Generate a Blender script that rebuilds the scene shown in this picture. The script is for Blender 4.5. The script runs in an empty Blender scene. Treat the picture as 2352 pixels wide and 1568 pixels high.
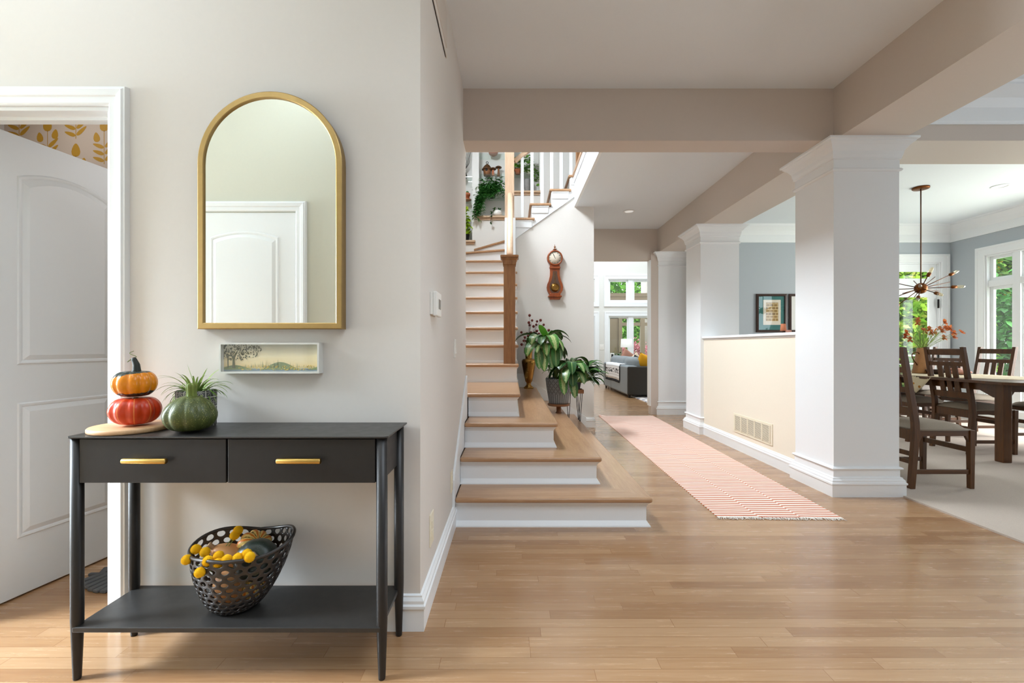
import bpy, bmesh, math, random
from mathutils import Vector, Matrix
R = math.radians
PI = math.pi
scene = bpy.context.scene
COL = scene.collection
random.seed(11)

# ------------------------------------------------------------------ camera
EYE = 1.12            # lens height
FP = 1045.33          # 16 mm on a 36 mm sensor, in pixels of the 2352 wide frame
CX, HY = 1175.0, 795.0
cam_d = bpy.data.cameras.new('camera')
cam_d.sensor_width = 36.0
cam_d.lens = 16.0
cam_d.shift_x = 1.0 / 2352
cam_d.shift_y = 11.0 / 2352
cam_d.clip_start = 0.02
cam_d.clip_end = 200
cam = bpy.data.objects.new('camera', cam_d)
cam.location = (0, 0, EYE)
cam.rotation_euler = (R(90), 0, 0)
COL.objects.link(cam)
scene.camera = cam

# ------------------------------------------------------------------ colour management / world
scene.view_settings.view_transform = 'Standard'
scene.view_settings.look = 'None'
scene.view_settings.gamma = 1.0
scene.view_settings.use_curve_mapping = False
scene.view_settings.exposure = 0.8
scene.cycles.use_denoising = True
scene.cycles.max_bounces = 10
scene.cycles.diffuse_bounces = 8
scene.cycles.glossy_bounces = 4
scene.cycles.transparent_max_bounces = 12
scene.cycles.caustics_reflective = False
scene.cycles.caustics_refractive = False
scene.cycles.sample_clamp_indirect = 6.0
world = bpy.data.worlds.new('overcast_sky')
scene.world = world
world.use_nodes = True
bg = world.node_tree.nodes['Background']
bg.inputs[0].default_value = (0.88, 0.945, 1.0, 1)
bg.inputs[1].default_value = 3.2


def area(name, loc, target, sx, sy, power, colour=(1, 1, 1), spread=180):
    d = bpy.data.lights.new(name, 'AREA')
    d.shape = 'RECTANGLE'
    d.size, d.size_y = sx, sy
    d.energy = power
    d.spread = R(spread)
    d.color = colour
    o = bpy.data.objects.new(name, d)
    o.location = loc
    o.rotation_euler = (Vector(target) - Vector(loc)).to_track_quat('-Z', 'Y').to_euler()
    COL.objects.link(o)
    return o


# daylight of windows outside the picture, and added fill panels
COOL = (0.765, 0.885, 1.0)
area('hallway_window_daylight', (-7.2, 1.08, 1.5), (-2.0, 1.0, 0.4), 1.2, 2.0, 230, COOL)
area('stairwell_window_daylight', (-0.95, 5.7, 4.6), (0.7, 6.0, 2.0), 0.6, 0.6, 48, (0.86, 0.935, 1))
area('upper_landing_window_daylight', (-0.95, 4.5, 4.35), (2.4, 4.6, 0.8), 1.1, 1.0, 78, (0.86, 0.935, 1), 100)
area('dining_window_daylight', (7.35, 5.1, 1.4), (3.0, 5.0, 0.9), 1.5, 2.3, 104, (1, 0.985, 0.96))
area('living_ceiling_fill', (2.2, 10.6, 5.7), (2.2, 10.7, 0), 3.2, 3.6, 155, (0.84, 0.925, 1))  # added overhead fill for the living room; the ceiling has no skylight
area('front_room_fill', (6.9, 0.9, 1.5), (2.0, 1.4, 1.2), 2.8, 2.0, 34, COOL)  # added fill panel in the front room, no window built behind it
area('front_entry_fill', (1.0, -2.8, 1.5), (1.0, 0.6, 3.0), 2.4, 2.4, 10, COOL)  # unseen fill behind the camera, tilted up to lift the entry ceiling
area('entry_ceiling_fill', (0.9, 0.8, 3.0), (0.9, 1.1, 0), 1.8, 1.8, 25, COOL, 120)  # added fill: brightens the floor so it bounces onto ceiling and soffits
area('hallway_ceiling_fill', (-1.6, 0.88, 3.02), (-1.5, 1.0, 0), 1.6, 0.7, 6, COOL)  # invented source, added to brighten the console wall and hallway
area('hallway_sidelight_sun', (-4.6, 0.85, 2.7), (-1.72, 1.45, 0.0), 0.7, 0.9, 20, COOL, 50)
area('powder_room_wall_fill', (-2.85, 2.45, 2.7), (-2.4, 3.05, 2.0), 0.4, 0.3, 2.0, (0.95, 0.97, 1))  # hidden fill added to brighten the wallpaper
area('powder_room_door_fill', (-1.3, 2.75, 2.3), (-2.1, 2.3, 0.9), 0.5, 0.2, 3.0, (0.95, 0.97, 1))  # second hidden fill, added to brighten the open door's face


def P(px, py, Y):
    """point at depth Y that the photograph shows at pixel (px, py)"""
    return Vector(((px - CX) * Y / FP, Y, EYE - (py - HY) * Y / FP))


def XA(px, Y): return (px - CX) * Y / FP
def ZA(py, Y): return EYE - (py - HY) * Y / FP


# ------------------------------------------------------------------ materials
def srgb(r, g, b):
    f = lambda c: (c / 255 / 12.92) if c / 255 <= 0.04045 else ((c / 255 + 0.055) / 1.055) ** 2.4
    return (f(r), f(g), f(b), 1)


class NT:
    def __init__(s, name):
        s.mat = bpy.data.materials.new(name)
        s.mat.use_nodes = True
        s.t = s.mat.node_tree
        s.b = s.t.nodes['Principled BSDF']

    def n(s, typ, **kw):
        nd = s.t.nodes.new(typ)
        for k, v in kw.items():
            if k == 'inp':
                for i, x in v.items():
                    if hasattr(x, 'is_output') or isinstance(x, bpy.types.NodeSocket):
                        s.t.links.new(x, nd.inputs[i])
                    else:
                        nd.inputs[i].default_value = x
            else:
                setattr(nd, k, v)
        return nd

    def math(s, op, a, b=0.0, c=None):
        inp = {0: a, 1: b}
        if c is not None: inp[2] = c
        return s.n('ShaderNodeMath', operation=op, inp=inp).outputs[0]

    def mix(s, fac, a, b, blend='MIX'):
        m = s.n('ShaderNodeMix', data_type='RGBA', blend_type=blend)
        for i, x in ((0, fac), (6, a), (7, b)):
            if isinstance(x, bpy.types.NodeSocket): s.t.links.new(x, m.inputs[i])
            else: m.inputs[i].default_value = x
        return m.outputs[2]

    def ramp(s, fac, stops, interp='LINEAR'):
        r = s.n('ShaderNodeValToRGB', inp={0: fac})
        r.color_ramp.interpolation = interp
        el = r.color_ramp.elements
        while len(el) < len(stops): el.new(0.5)
        for e, (p, c) in zip(el, stops):
            e.position = p
            e.color = c
        return r.outputs[0]

    def obj(s): return s.n('ShaderNodeTexCoord').outputs['Object']
    def gen(s): return s.n('ShaderNodeTexCoord').outputs['Generated']
    def uv(s): return s.n('ShaderNodeTexCoord').outputs['UV']
    def pos(s): return s.n('ShaderNodeNewGeometry').outputs['Position']

    def map(s, vec, scale=(1, 1, 1), rot=(0, 0, 0), loc=(0, 0, 0)):
        return s.n('ShaderNodeMapping', inp={0: vec, 1: loc, 2: rot, 3: scale}).outputs[0]

    def noise(s, vec, scale, detail=3, rough=0.5, out=0):
        return s.n('ShaderNodeTexNoise', inp={'Vector': vec, 'Scale': scale, 'Detail': detail, 'Roughness': rough}).outputs[out]

    def sep(s, vec):
        return s.n('ShaderNodeSeparateXYZ', inp={0: vec}).outputs

    def comb(s, x=0.0, y=0.0, z=0.0):
        return s.n('ShaderNodeCombineXYZ', inp={0: x, 1: y, 2: z}).outputs[0]

    def set(s, **kw):
        names = {'color': 'Base Color', 'rough': 'Roughness', 'metal': 'Metallic', 'spec': 'Specular IOR Level',
                 'coat': 'Coat Weight', 'coatr': 'Coat Roughness', 'sheen': 'Sheen Weight', 'trans': 'Transmission Weight',
                 'alpha': 'Alpha', 'sss': 'Subsurface Weight'}
        for k, v in kw.items():
            i = s.b.inputs[names[k]]
            if isinstance(v, bpy.types.NodeSocket): s.t.links.new(v, i)
            else: i.default_value = v
        return s

    def bump(s, h, strength=0.2, dist=0.01):
        b = s.n('ShaderNodeBump', inp={'Height': h, 'Strength': strength, 'Distance': dist})
        s.t.links.new(b.outputs[0], s.b.inputs['Normal'])
        return s


MATS = {}


def paint(name, rgb, rough=0.6, var=0.03, bump=0.05, scale=60, spec=0.35):
    t = NT(name)
    c = srgb(*rgb)
    d = tuple(x * (1 - var) for x in c[:3]) + (1,)
    n = t.noise(t.obj(), scale, 2)
    t.set(color=t.mix(n, c, d), rough=rough, spec=spec)
    if bump: t.bump(n, bump, 0.002)
    MATS[name] = t.mat
    return t.mat


def metal(name, rgb, rough=0.3, m=1.0, scale=30):
    t = NT(name)
    c = srgb(*rgb)
    n = t.noise(t.obj(), scale, 3)
    t.set(color=t.mix(n, c, tuple(x * 0.82 for x in c[:3]) + (1,)), metal=m,
          rough=t.math('MULTIPLY_ADD', n, 0.12, rough - 0.05))
    MATS[name] = t.mat
    return t.mat


def wood(name, light, dark, axis='x', rough=0.4, coat=0.0, fine=1.0):
    t = NT(name)
    sc = {'x': (0.9, 14, 14), 'y': (14, 0.9, 14), 'z': (14, 14, 0.9)}[axis]
    v = t.map(t.obj(), tuple(q * fine for q in sc))
    n1 = t.noise(v, 2.2, 5, 0.6)
    v2 = t.map(t.obj(), tuple(q * fine * 4 for q in sc))
    n2 = t.noise(v2, 3.0, 4, 0.6)
    f = t.math('MULTIPLY_ADD', n2, 0.45, t.math('MULTIPLY', n1, 0.6))
    col = t.ramp(f, [(0.3, srgb(*dark)), (0.68, srgb(*light))])
    t.set(color=col, rough=rough, coat=coat, coatr=0.15)
    t.bump(n2, 0.06, 0.002)
    MATS[name] = t.mat
    return t.mat


def floor_planks():
    t = NT('oak_strip_floor')
    x, y, z = t.sep(t.pos())
    W = 0.0585
    row = t.math('FLOOR', t.math('DIVIDE', y, W))
    rnd = t.n('ShaderNodeTexWhiteNoise', noise_dimensions='1D', inp={'W': row}).outputs[0]
    u = t.math('ADD', x, t.math('MULTIPLY', rnd, 7.3))
    L = t.math('MULTIPLY_ADD', rnd, 0.5, 0.65)
    ul = t.math('DIVIDE', u, L)
    pl = t.math('FLOOR', ul)
    wn = t.n('ShaderNodeTexWhiteNoise', noise_dimensions='2D', inp={'Vector': t.comb(row, pl, 0)}).outputs[0]
    g = t.map(t.comb(t.math('ADD', x, t.math('MULTIPLY', wn, 9.0)), y, t.math('MULTIPLY', wn, 4.0)), (1.6, 26, 1))
    n1 = t.noise(g, 2.5, 6, 0.62)
    n2 = t.noise(t.map(t.pos(), (5, 160, 1)), 2.0, 3, 0.6)
    tone = t.math('ADD', t.math('MULTIPLY', wn, 0.5), t.math('MULTIPLY_ADD', n1, 0.65, t.math('MULTIPLY', n2, 0.12)))
    col = t.ramp(tone, [(0.25, srgb(142, 103, 70)), (0.6, srgb(162, 124, 88)), (0.95, srgb(178, 142, 106))])
    fr = t.math('FRACT', t.math('DIVIDE', y, W))
    e1 = t.math('LESS_THAN', t.math('ABSOLUTE', t.math('SUBTRACT', fr, 0.5)), 0.478)
    fu = t.math('FRACT', ul)
    e2 = t.math('LESS_THAN', t.math('ABSOLUTE', t.math('SUBTRACT', fu, 0.5)), 0.4985)
    seam = t.math('MULTIPLY', e1, e2)
    col2 = t.mix(seam, srgb(142, 104, 70), col)
    t.set(color=col2, rough=t.math('MULTIPLY_ADD', n1, 0.12, 0.2), spec=0.5, coat=0.35, coatr=0.12)
    t.bump(t.math('MULTIPLY_ADD', n2, 0.1, seam), 0.12, 0.002)
    return t.mat


def runner_mat():
    t = NT('red_cream_stripe_weave')
    x, y, z = t.sep(t.uv())          # u across (m), v along (m)
    colw = 0.275
    cell = t.math('FLOOR', t.math('DIVIDE', x, colw))
    off = t.math('MULTIPLY', t.math('MODULO', cell, 2.0), 0.5)
    wob = t.noise(t.map(t.uv(), (2.5, 6, 1)), 1.5, 2)
    ph = t.math('ADD', t.math('DIVIDE', t.math('ADD', y, t.math('MULTIPLY', wob, 0.012)), 0.040), off)
    st = t.math('FRACT', ph)
    s = t.math('GREATER_THAN', st, 0.56)
    fl = t.noise(t.map(t.uv(), (300, 300, 1)), 1.0, 2)
    red = t.mix(fl, srgb(204, 124, 94), srgb(188, 108, 80))
    cream = t.mix(fl, srgb(246, 236, 226), srgb(232, 218, 206))
    t.set(color=t.mix(s, cream, red), rough=0.95, spec=0.1)
    t.bump(fl, 0.3, 0.003)
    return t.mat


def leaf_mat(name, a, b, rough=0.45, c=None, trans=0.25):
    t = NT(name)
    r = t.n('ShaderNodeNewGeometry').outputs['Random Per Island']
    stops = [(0.0, srgb(*a)), (0.75, srgb(*b))]
    if c: stops.append((0.97, srgb(*c)))
    else: stops[1] = (1.0, srgb(*b))
    col = t.ramp(r, stops)
    n = t.noise(t.obj(), 40, 2)
    col = t.mix(t.math('MULTIPLY', n, 0.5), col, t.mix(0.5, col, (0.02, 0.05, 0.01, 1)))
    t.set(color=col, rough=rough, spec=0.4)
    if trans:
        tr = t.n('ShaderNodeBsdfTranslucent', inp={0: col})
        mx = t.n('ShaderNodeMixShader', inp={0: trans, 1: t.b.outputs[0], 2: tr.outputs[0]})
        t.t.links.new(mx.outputs[0], t.t.nodes['Material Output'].inputs[0])
    return t.mat


def variegated():
    t = NT('variegated_leaf')
    u, v, w = t.sep(t.uv())
    r = t.n('ShaderNodeNewGeometry').outputs['Random Per Island']
    d = t.math('ABSOLUTE', t.math('SUBTRACT', u, 0.5))
    n = t.noise(t.map(t.uv(), (9, 14, 1), loc=(0, 0, 0)), 1.0, 3)
    k = t.math('SUBTRACT', t.math('MULTIPLY_ADD', n, 0.5, 0.02), d)
    silver = t.ramp(t.math('MULTIPLY_ADD', k, 3.0, 0.2), [(0.25, (0, 0, 0, 1)), (0.6, (1, 1, 1, 1))])
    dark = t.ramp(r, [(0, srgb(34, 78, 34)), (1, srgb(66, 122, 46))])
    lite = t.ramp(r, [(0, srgb(130, 158, 118)), (1, srgb(176, 190, 128))])
    m = t.mix(t.math('MULTIPLY', silver, t.ramp(r, [(0.25, (0, 0, 0, 1)), (0.5, (1, 1, 1, 1))])), dark, lite)
    mid = t.math('LESS_THAN', d, 0.035)
    m = t.mix(mid, m, srgb(140, 160, 96))
    t.set(color=m, rough=0.3, spec=0.5)
    return t.mat


def glass_mat(name, tint=(1, 1, 1, 1), refl=0.035):
    t = NT(name)
    tr = t.n('ShaderNodeBsdfTransparent', inp={0: tint})
    gl = t.n('ShaderNodeBsdfGlossy', inp={0: (1, 1, 1, 1), 1: 0.02})
    mx = t.n('ShaderNodeMixShader', inp={0: refl, 1: tr.outputs[0], 2: gl.outputs[0]})
    t.t.links.new(mx.outputs[0], t.t.nodes['Material Output'].inputs[0])
    return t.mat


def lamp_mat(name, rgb, strength):
    t = NT(name)
    t.set(color=srgb(*rgb), rough=0.5)
    t.b.inputs['Emission Color'].default_value = srgb(*rgb)
    t.b.inputs['Emission Strength'].default_value = strength
    return t.mat


M_WALL = paint('greige_wall_paint', (217, 212, 206), 0.62)
M_BEAM = paint('shaded_greige_paint', (206, 195, 185), 0.62)  # same greige as the walls, darkened to paint in the beams' shade
M_TRIM = paint('white_trim_paint', (236, 239, 241), 0.38, 0.015, 0.02)
M_CEIL = paint('white_ceiling_paint', (229, 235, 240), 0.8, 0.02)
M_BLUE = paint('blue_grey_wall_paint', (178, 185, 191), 0.6)
M_CREAM = paint('cream_wall_paint', (236, 227, 210), 0.6)
M_LIVING = paint('pale_grey_wall_paint', (222, 221, 216), 0.6)
M_SAGE = paint('sage_wall_paint', (206, 205, 190), 0.6)
M_STAIRWALL = paint('stair_wall_paint', (224, 221, 216), 0.6)
M_NICHE = paint('niche_wall_paint', (228, 227, 223), 0.6)
M_DOOR = paint('grey_white_door_paint', (214, 217, 218), 0.42, 0.015, 0.02)
M_FLOOR = floor_planks()
M_OAKX = wood('oak_tread_across', (190, 152, 116), (158, 116, 80), 'x', 0.33, 0.25)
M_OAKY = wood('oak_tread_along', (190, 152, 116), (158, 116, 80), 'y', 0.33, 0.25)
M_OAKZ = wood('oak_post', (156, 110, 68), (108, 70, 38), 'z', 0.42, 0.0)
M_OAKPALE = wood('pale_oak', (216, 188, 160), (190, 158, 128), 'z', 0.4)
M_SILL = wood('oak_sill', (206, 178, 148), (176, 142, 108), 'x', 0.4)
M_WALNUT = wood('dark_walnut', (98, 58, 18), (50, 29, 7), 'z', 0.42, 0.0)
M_WALNUTX = wood('dark_walnut_across', (94, 55, 19), (48, 28, 8), 'x', 0.36, 0.05)
M_CHERRY = wood('cherry_clock_wood', (156, 76, 26), (108, 44, 12), 'z', 0.35, 0.2)
M_BOARD = wood('pale_board_wood', (224, 184, 142), (198, 148, 104), 'x', 0.45)
M_STANDWOOD = wood('stand_wood', (148, 98, 60), (104, 62, 34), 'x', 0.4)
M_IRON = metal('dark_bronze_metal', (52, 50, 49), 0.42, 0.5)
M_IRONTOP = metal('dark_bronze_top', (62, 60, 58), 0.36, 0.45)
M_BRASS = metal('brushed_brass', (214, 174, 96), 0.3)
M_MFRAME = metal('gold_mirror_frame', (188, 158, 104), 0.42)
M_OLDBRASS = metal('aged_brass', (164, 122, 62), 0.28)
M_COPPER = metal('dark_copper', (124, 74, 38), 0.38)
M_ROD = metal('bronze_rod', (96, 58, 34), 0.4, 0.8)
M_BLACK = paint('black_metal', (34, 32, 31), 0.4, 0.05, 0.0)
M_SILVER = metal('champagne_frame', (222, 221, 214), 0.4, 0.1)
M_PLASTIC = paint('white_plastic', (236, 235, 230), 0.35, 0.01, 0)
M_IVORY = paint('ivory_plastic', (230, 222, 200), 0.4, 0.01, 0)
M_DARKSLOT = paint('dark_slot', (52, 50, 48), 0.8, 0, 0)
M_GLASS = glass_mat('window_glass')
M_SHELF = glass_mat('shelf_glass', (0.93, 0.97, 0.95, 1), 0.06)
M_BULB = glass_mat('bulb_glass', (1.0, 0.93, 0.74, 1), 0.18)
t = NT('mirror_silver'); t.set(color=(0.88, 0.9, 0.87, 1), metal=1.0, rough=0.015); M_MIRROR = t.mat
M_RUNNER = runner_mat()
M_FRINGE = paint('cream_fringe', (236, 228, 218), 0.9, 0.1, 0)
M_VARIEG = variegated()
M_FERN = leaf_mat('fern_leaf', (36, 92, 38), (88, 160, 72))
M_SPIDER = leaf_mat('spider_leaf', (112, 150, 62), (182, 200, 122))
M_POTHOS = leaf_mat('pothos_leaf', (62, 118, 34), (132, 178, 70))
M_LIME = leaf_mat('lime_leaf', (150, 190, 30), (196, 214, 60))
M_PEACE = leaf_mat('glossy_dark_leaf', (26, 66, 30), (72, 122, 52), 0.3)
M_BRIGHT = leaf_mat('bright_leaf', (70, 150, 40), (110, 180, 60), 0.3)
M_HEDGE = leaf_mat('sunlit_foliage', (104, 158, 40), (190, 222, 84), 0.6, (236, 226, 120), 0.45)
M_HEDGE2 = leaf_mat('autumn_foliage', (46, 96, 34), (112, 156, 54), 0.6, (242, 200, 50), 0.35)
M_GREENTREE = leaf_mat('bright_tree_foliage', (96, 166, 60), (168, 218, 96), 0.6, None, 0.45)
M_PINK = leaf_mat('pink_blossom', (170, 84, 100), (214, 144, 152), 0.6)
M_STEMG = paint('green_stem', (122, 140, 72), 0.6, 0.1, 0)
M_TWIG = paint('dark_twig', (62, 46, 40), 0.7, 0.2, 0)
M_BERRY = paint('red_berry', (104, 36, 26), 0.3, 0.3, 0)
M_YELLOW = paint('yellow_fuzz', (240, 192, 18), 0.9, 0.15, 0)
M_TERRA = paint('terracotta', (196, 120, 84), 0.7, 0.12)
M_WHITECER = paint('white_ceramic', (238, 236, 230), 0.25, 0.02, 0)
M_SOIL = paint('dark_soil', (54, 42, 34), 0.95, 0.3)
M_BASKET = metal('dark_basket_lacquer', (58, 54, 52), 0.33, 0.25)
M_CARPET = paint('beige_carpet_pile', (208, 195, 182), 0.95, 0.34, 0.8, 300, 0.1)
M_SOFA = paint('blue_grey_sofa_fabric', (146, 152, 156), 0.9, 0.12, 0.3, 220, 0.15)
M_SOFAD = paint('charcoal_sofa_fabric', (66, 64, 61), 0.95, 0.12, 0.3, 220, 0.1)
M_MUSTARD = paint('mustard_velvet', (222, 162, 34), 0.9, 0.12, 0.3, 150)
M_BEIGEF = paint('oatmeal_fabric', (222, 200, 178), 0.9, 0.1, 0.3, 200)
M_ROSE = paint('dusty_rose_fabric', (176, 128, 110), 0.9, 0.1, 0.3, 200)
M_SEAT = paint('grey_brown_tweed', (176, 164, 148), 0.95, 0.5, 0.5, 330, 0.1)
M_SHADE = paint('white_lamp_shade', (244, 242, 238), 0.8, 0.02, 0)
M_TAUPE = paint('taupe_siding', (120, 104, 86), 0.8, 0.1)
M_ROOF = paint('brown_roofing', (112, 97, 80), 0.9, 0.15)
M_BARK = paint('grey_bark', (178, 170, 164), 0.9, 0.5, 0.6, 30)
M_LAWN = paint('lawn_green', (104, 150, 58), 0.95, 0.4, 0.3, 12)
M_FABBLACK = paint('black_fabric', (52, 52, 54), 0.95, 0.2, 0.3, 200)
M_PAPER = paint('wallpaper_ground', (196, 178, 160), 0.7, 0.03)
M_GOLDINK = paint('gold_leaf_print', (190, 142, 40), 0.55, 0.25, 0, 200)
M_MATGREY = paint('grey_braid', (92, 92, 94), 0.95, 0.35, 0.5, 120)
M_TEAL = paint('teal_mat_board', (38, 112, 106), 0.6, 0.15, 0, 25)
M_CREAMPAPER = paint('cream_paper', (226, 216, 198), 0.8, 0.03, 0)
M_DARKFRAME = paint('dark_brown_frame', (60, 40, 32), 0.4, 0.1, 0)
M_LENS = lamp_mat('downlight_lens', (236, 236, 232), 0.25)


def patterned(name, base, line, kind):
    t = NT(name)
    x, y, z = t.sep(t.obj())
    ang = t.math('ARCTAN2', y, x)
    if kind == 'stars':
        u = t.math('MULTIPLY', ang, 12 / (2 * PI)); v = t.math('MULTIPLY', z, 27.0)
        fu = t.math('SUBTRACT', t.math('FRACT', u), 0.5); fv = t.math('SUBTRACT', t.math('FRACT', v), 0.5)
        ph = t.math('ARCTAN2', fv, fu)
        rad = t.math('SQRT', t.math('ADD', t.math('MULTIPLY', fu, fu), t.math('MULTIPLY', fv, fv)))
        pet = t.math('ABSOLUTE', t.math('SINE', t.math('MULTIPLY', ph, 4.0)))
        ln = t.math('LESS_THAN', pet, t.math('SUBTRACT', 0.48, rad))
        edge = t.math('GREATER_THAN', t.math('MAXIMUM', t.math('ABSOLUTE', fu), t.math('ABSOLUTE', fv)), 0.465)
        k = t.math('MAXIMUM', ln, edge)
    else:
        u = t.math('MULTIPLY', ang, 9 / PI); v = t.math('MULTIPLY', z, 17.0)
        a = t.math('ABSOLUTE', t.math('SUBTRACT', t.math('FRACT', t.math('ADD', u, v)), 0.5))
        b = t.math('ABSOLUTE', t.math('SUBTRACT', t.math('FRACT', t.math('SUBTRACT', u, v)), 0.5))
        dia = t.math('MAXIMUM', t.math('LESS_THAN', a, 0.07), t.math('LESS_THAN', b, 0.07))
        inner = t.math('LESS_THAN', t.math('ABSOLUTE', t.math('SUBTRACT', t.math('ADD', a, b), 0.62)), 0.05)
        flute = t.math('LESS_THAN', t.math('ABSOLUTE', t.math('SUBTRACT', t.math('FRACT', t.math('MULTIPLY', ang, 15 / PI)), 0.5)), 0.12)
        low = t.math('LESS_THAN', z, 0.11)
        hi = t.math('MAXIMUM', dia, inner)
        k = t.math('ADD', t.math('MULTIPLY', low, flute), t.math('MULTIPLY', t.math('SUBTRACT', 1.0, low), hi))
    n = t.noise(t.obj(), 60, 3)
    t.set(color=t.mix(k, t.mix(n, srgb(*base), tuple(c * 0.6 for c in srgb(*base)[:3]) + (1,)), srgb(*line)), rough=0.5)
    t.bump(k, 0.4, 0.004)
    return t.mat


M_STARPOT = patterned('star_patterned_glaze', (78, 76, 72), (206, 202, 190), 'stars')
M_GREYPOT = patterned('grey_embossed_glaze', (140, 144, 148), (70, 74, 78), 'diamond')
M_GREYVASE = paint('grey_bark_texture_glaze', (150, 148, 146), 0.6, 0.35, 0.8, 45)


def squash(name, kind):
    t = NT(name)
    x, y, z = t.sep(t.obj())
    n = t.noise(t.obj(), 18, 4)
    nf = t.noise(t.obj(), 120, 2)
    ang = t.math('ARCTAN2', y, x)
    if kind == 'red':
        c = t.mix(n, srgb(190, 40, 16), srgb(214, 74, 26))
        s = t.math('LESS_THAN', t.math('ABSOLUTE', t.math('SUBTRACT', t.math('FRACT', t.math('MULTIPLY', ang, 5 / PI)), 0.5)), 0.035)
        c = t.mix(t.math('MULTIPLY', s, 0.6), c, srgb(238, 150, 80))
        rough = 0.32
    elif kind == 'turban':
        zz = t.math('MULTIPLY_ADD', n, 0.035, z)
        orange = t.mix(nf, srgb(238, 148, 20), srgb(224, 128, 14))
        dark = t.mix(nf, srgb(38, 46, 40), srgb(58, 64, 56))
        up = t.math('GREATER_THAN', t.math('MULTIPLY_ADD', x, -0.18, zz), 0.098)
        dn = t.math('LESS_THAN', t.math('MULTIPLY_ADD', x, -0.12, zz), 0.037)
        c = t.mix(t.math('MAXIMUM', up, dn), orange, dark)
        rough = 0.25
    elif kind == 'green':
        base = t.mix(n, srgb(62, 74, 34), srgb(86, 94, 44))
        sp = t.n('ShaderNodeTexVoronoi', inp={'Vector': t.obj(), 'Scale': 230.0}).outputs[0]
        c = t.mix(t.math('LESS_THAN', sp, 0.17), base, srgb(196, 194, 116))
        rough = 0.4
    elif kind == 'stripe':
        f = t.math('FRACT', t.math('MULTIPLY', ang, 5 / PI))
        f2 = t.math('ADD', t.math('ABSOLUTE', t.math('SUBTRACT', f, 0.5)), t.math('MULTIPLY_ADD', nf, 0.28, -0.14))
        c = t.ramp(f2, [(0.1, srgb(226, 128, 34)), (0.22, srgb(238, 208, 130)), (0.42, srgb(236, 200, 112)), (0.48, srgb(84, 74, 34))])
        rough = 0.4
    elif kind == 'acorn':
        base = t.mix(n, srgb(34, 42, 36), srgb(54, 62, 54))
        sp = t.n('ShaderNodeTexVoronoi', inp={'Vector': t.obj(), 'Scale': 160.0}).outputs[0]
        c = t.mix(t.math('LESS_THAN', sp, 0.12), base, srgb(110, 116, 108))
        rough = 0.38
    else:
        c = t.mix(n, srgb(224, 168, 116), srgb(206, 146, 92))
        rough = 0.45
    t.set(color=c, rough=rough, spec=0.5)
    return t.mat


M_SQ = {k: squash(k + '_squash_skin', k) for k in ('red', 'turban', 'green', 'stripe', 'acorn', 'butternut')}
M_STEMDARK = paint('dark_squash_stem', (44, 46, 40), 0.5, 0.3, 0.3)
M_STEMGREEN = paint('green_squash_stem', (120, 136, 58), 0.5, 0.4, 0.4, 90)
M_STEMTAN = paint('dry_squash_stem', (184, 150, 116), 0.7, 0.35, 0.4, 90)


def throw_mat():
    t = NT('white_throw_with_black_weave')
    u, v, w = t.sep(t.uv())
    st = t.math('LESS_THAN', t.math('ABSOLUTE', t.math('SUBTRACT', t.math('FRACT', t.math('MULTIPLY', v, 9.0)), 0.5)), 0.06)
    band = t.math('LESS_THAN', t.math('ABSOLUTE', t.math('SUBTRACT', v, 0.33)), 0.09)
    chk = t.math('GREATER_THAN', t.noise(t.map(t.uv(), (16, 12, 1)), 1.0, 1), 0.53)
    k = t.math('MAXIMUM', t.math('MULTIPLY', st, 0.6), t.math('MULTIPLY', band, chk))
    t.set(color=t.mix(k, srgb(232, 232, 235), srgb(52, 52, 56)), rough=0.95)
    return t.mat


def rugpat_mat():
    t = NT('living_rug_pattern')
    v = t.n('ShaderNodeTexVoronoi', inp={'Vector': t.obj(), 'Scale': 9.0}).outputs[0]
    t.set(color=t.ramp(v, [(0.2, srgb(120, 118, 140)), (0.35, srgb(222, 216, 212))], 'CONSTANT'), rough=0.95)
    return t.mat


def cloth_mat():
    t = NT('leaf_printed_tablecloth')
    n = t.noise(t.pos(), 26, 3)
    v = t.n('ShaderNodeTexVoronoi', inp={'Vector': t.pos(), 'Scale': 14.0}).outputs[0]
    c = t.mix(t.math('LESS_THAN', v, 0.22), srgb(206, 194, 164), t.mix(n, srgb(196, 138, 54), srgb(146, 92, 48)))
    t.set(color=c, rough=0.9)
    return t.mat


M_THROW, M_RUGPAT, M_CLOTH = throw_mat(), rugpat_mat(), cloth_mat()


def ornament_mat():
    t = NT('ornament_print')
    gx, gy, gz = t.sep(t.gen())
    gv = t.comb(gx, gz, 0.0)
    b = t.n('ShaderNodeTexBrick', inp={'Vector': gv, 'Scale': 1.6, 1: srgb(150, 112, 50), 2: srgb(96, 66, 40), 3: srgb(226, 206, 160), 'Mortar Size': 0.025})
    c = t.n('ShaderNodeTexChecker', inp={'Vector': gv, 'Scale': 26.0}).outputs[1]
    t.set(color=t.mix(t.math('MULTIPLY', c, 0.4), b.outputs[0], srgb(220, 186, 110)), rough=0.8)
    return t.mat


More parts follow.
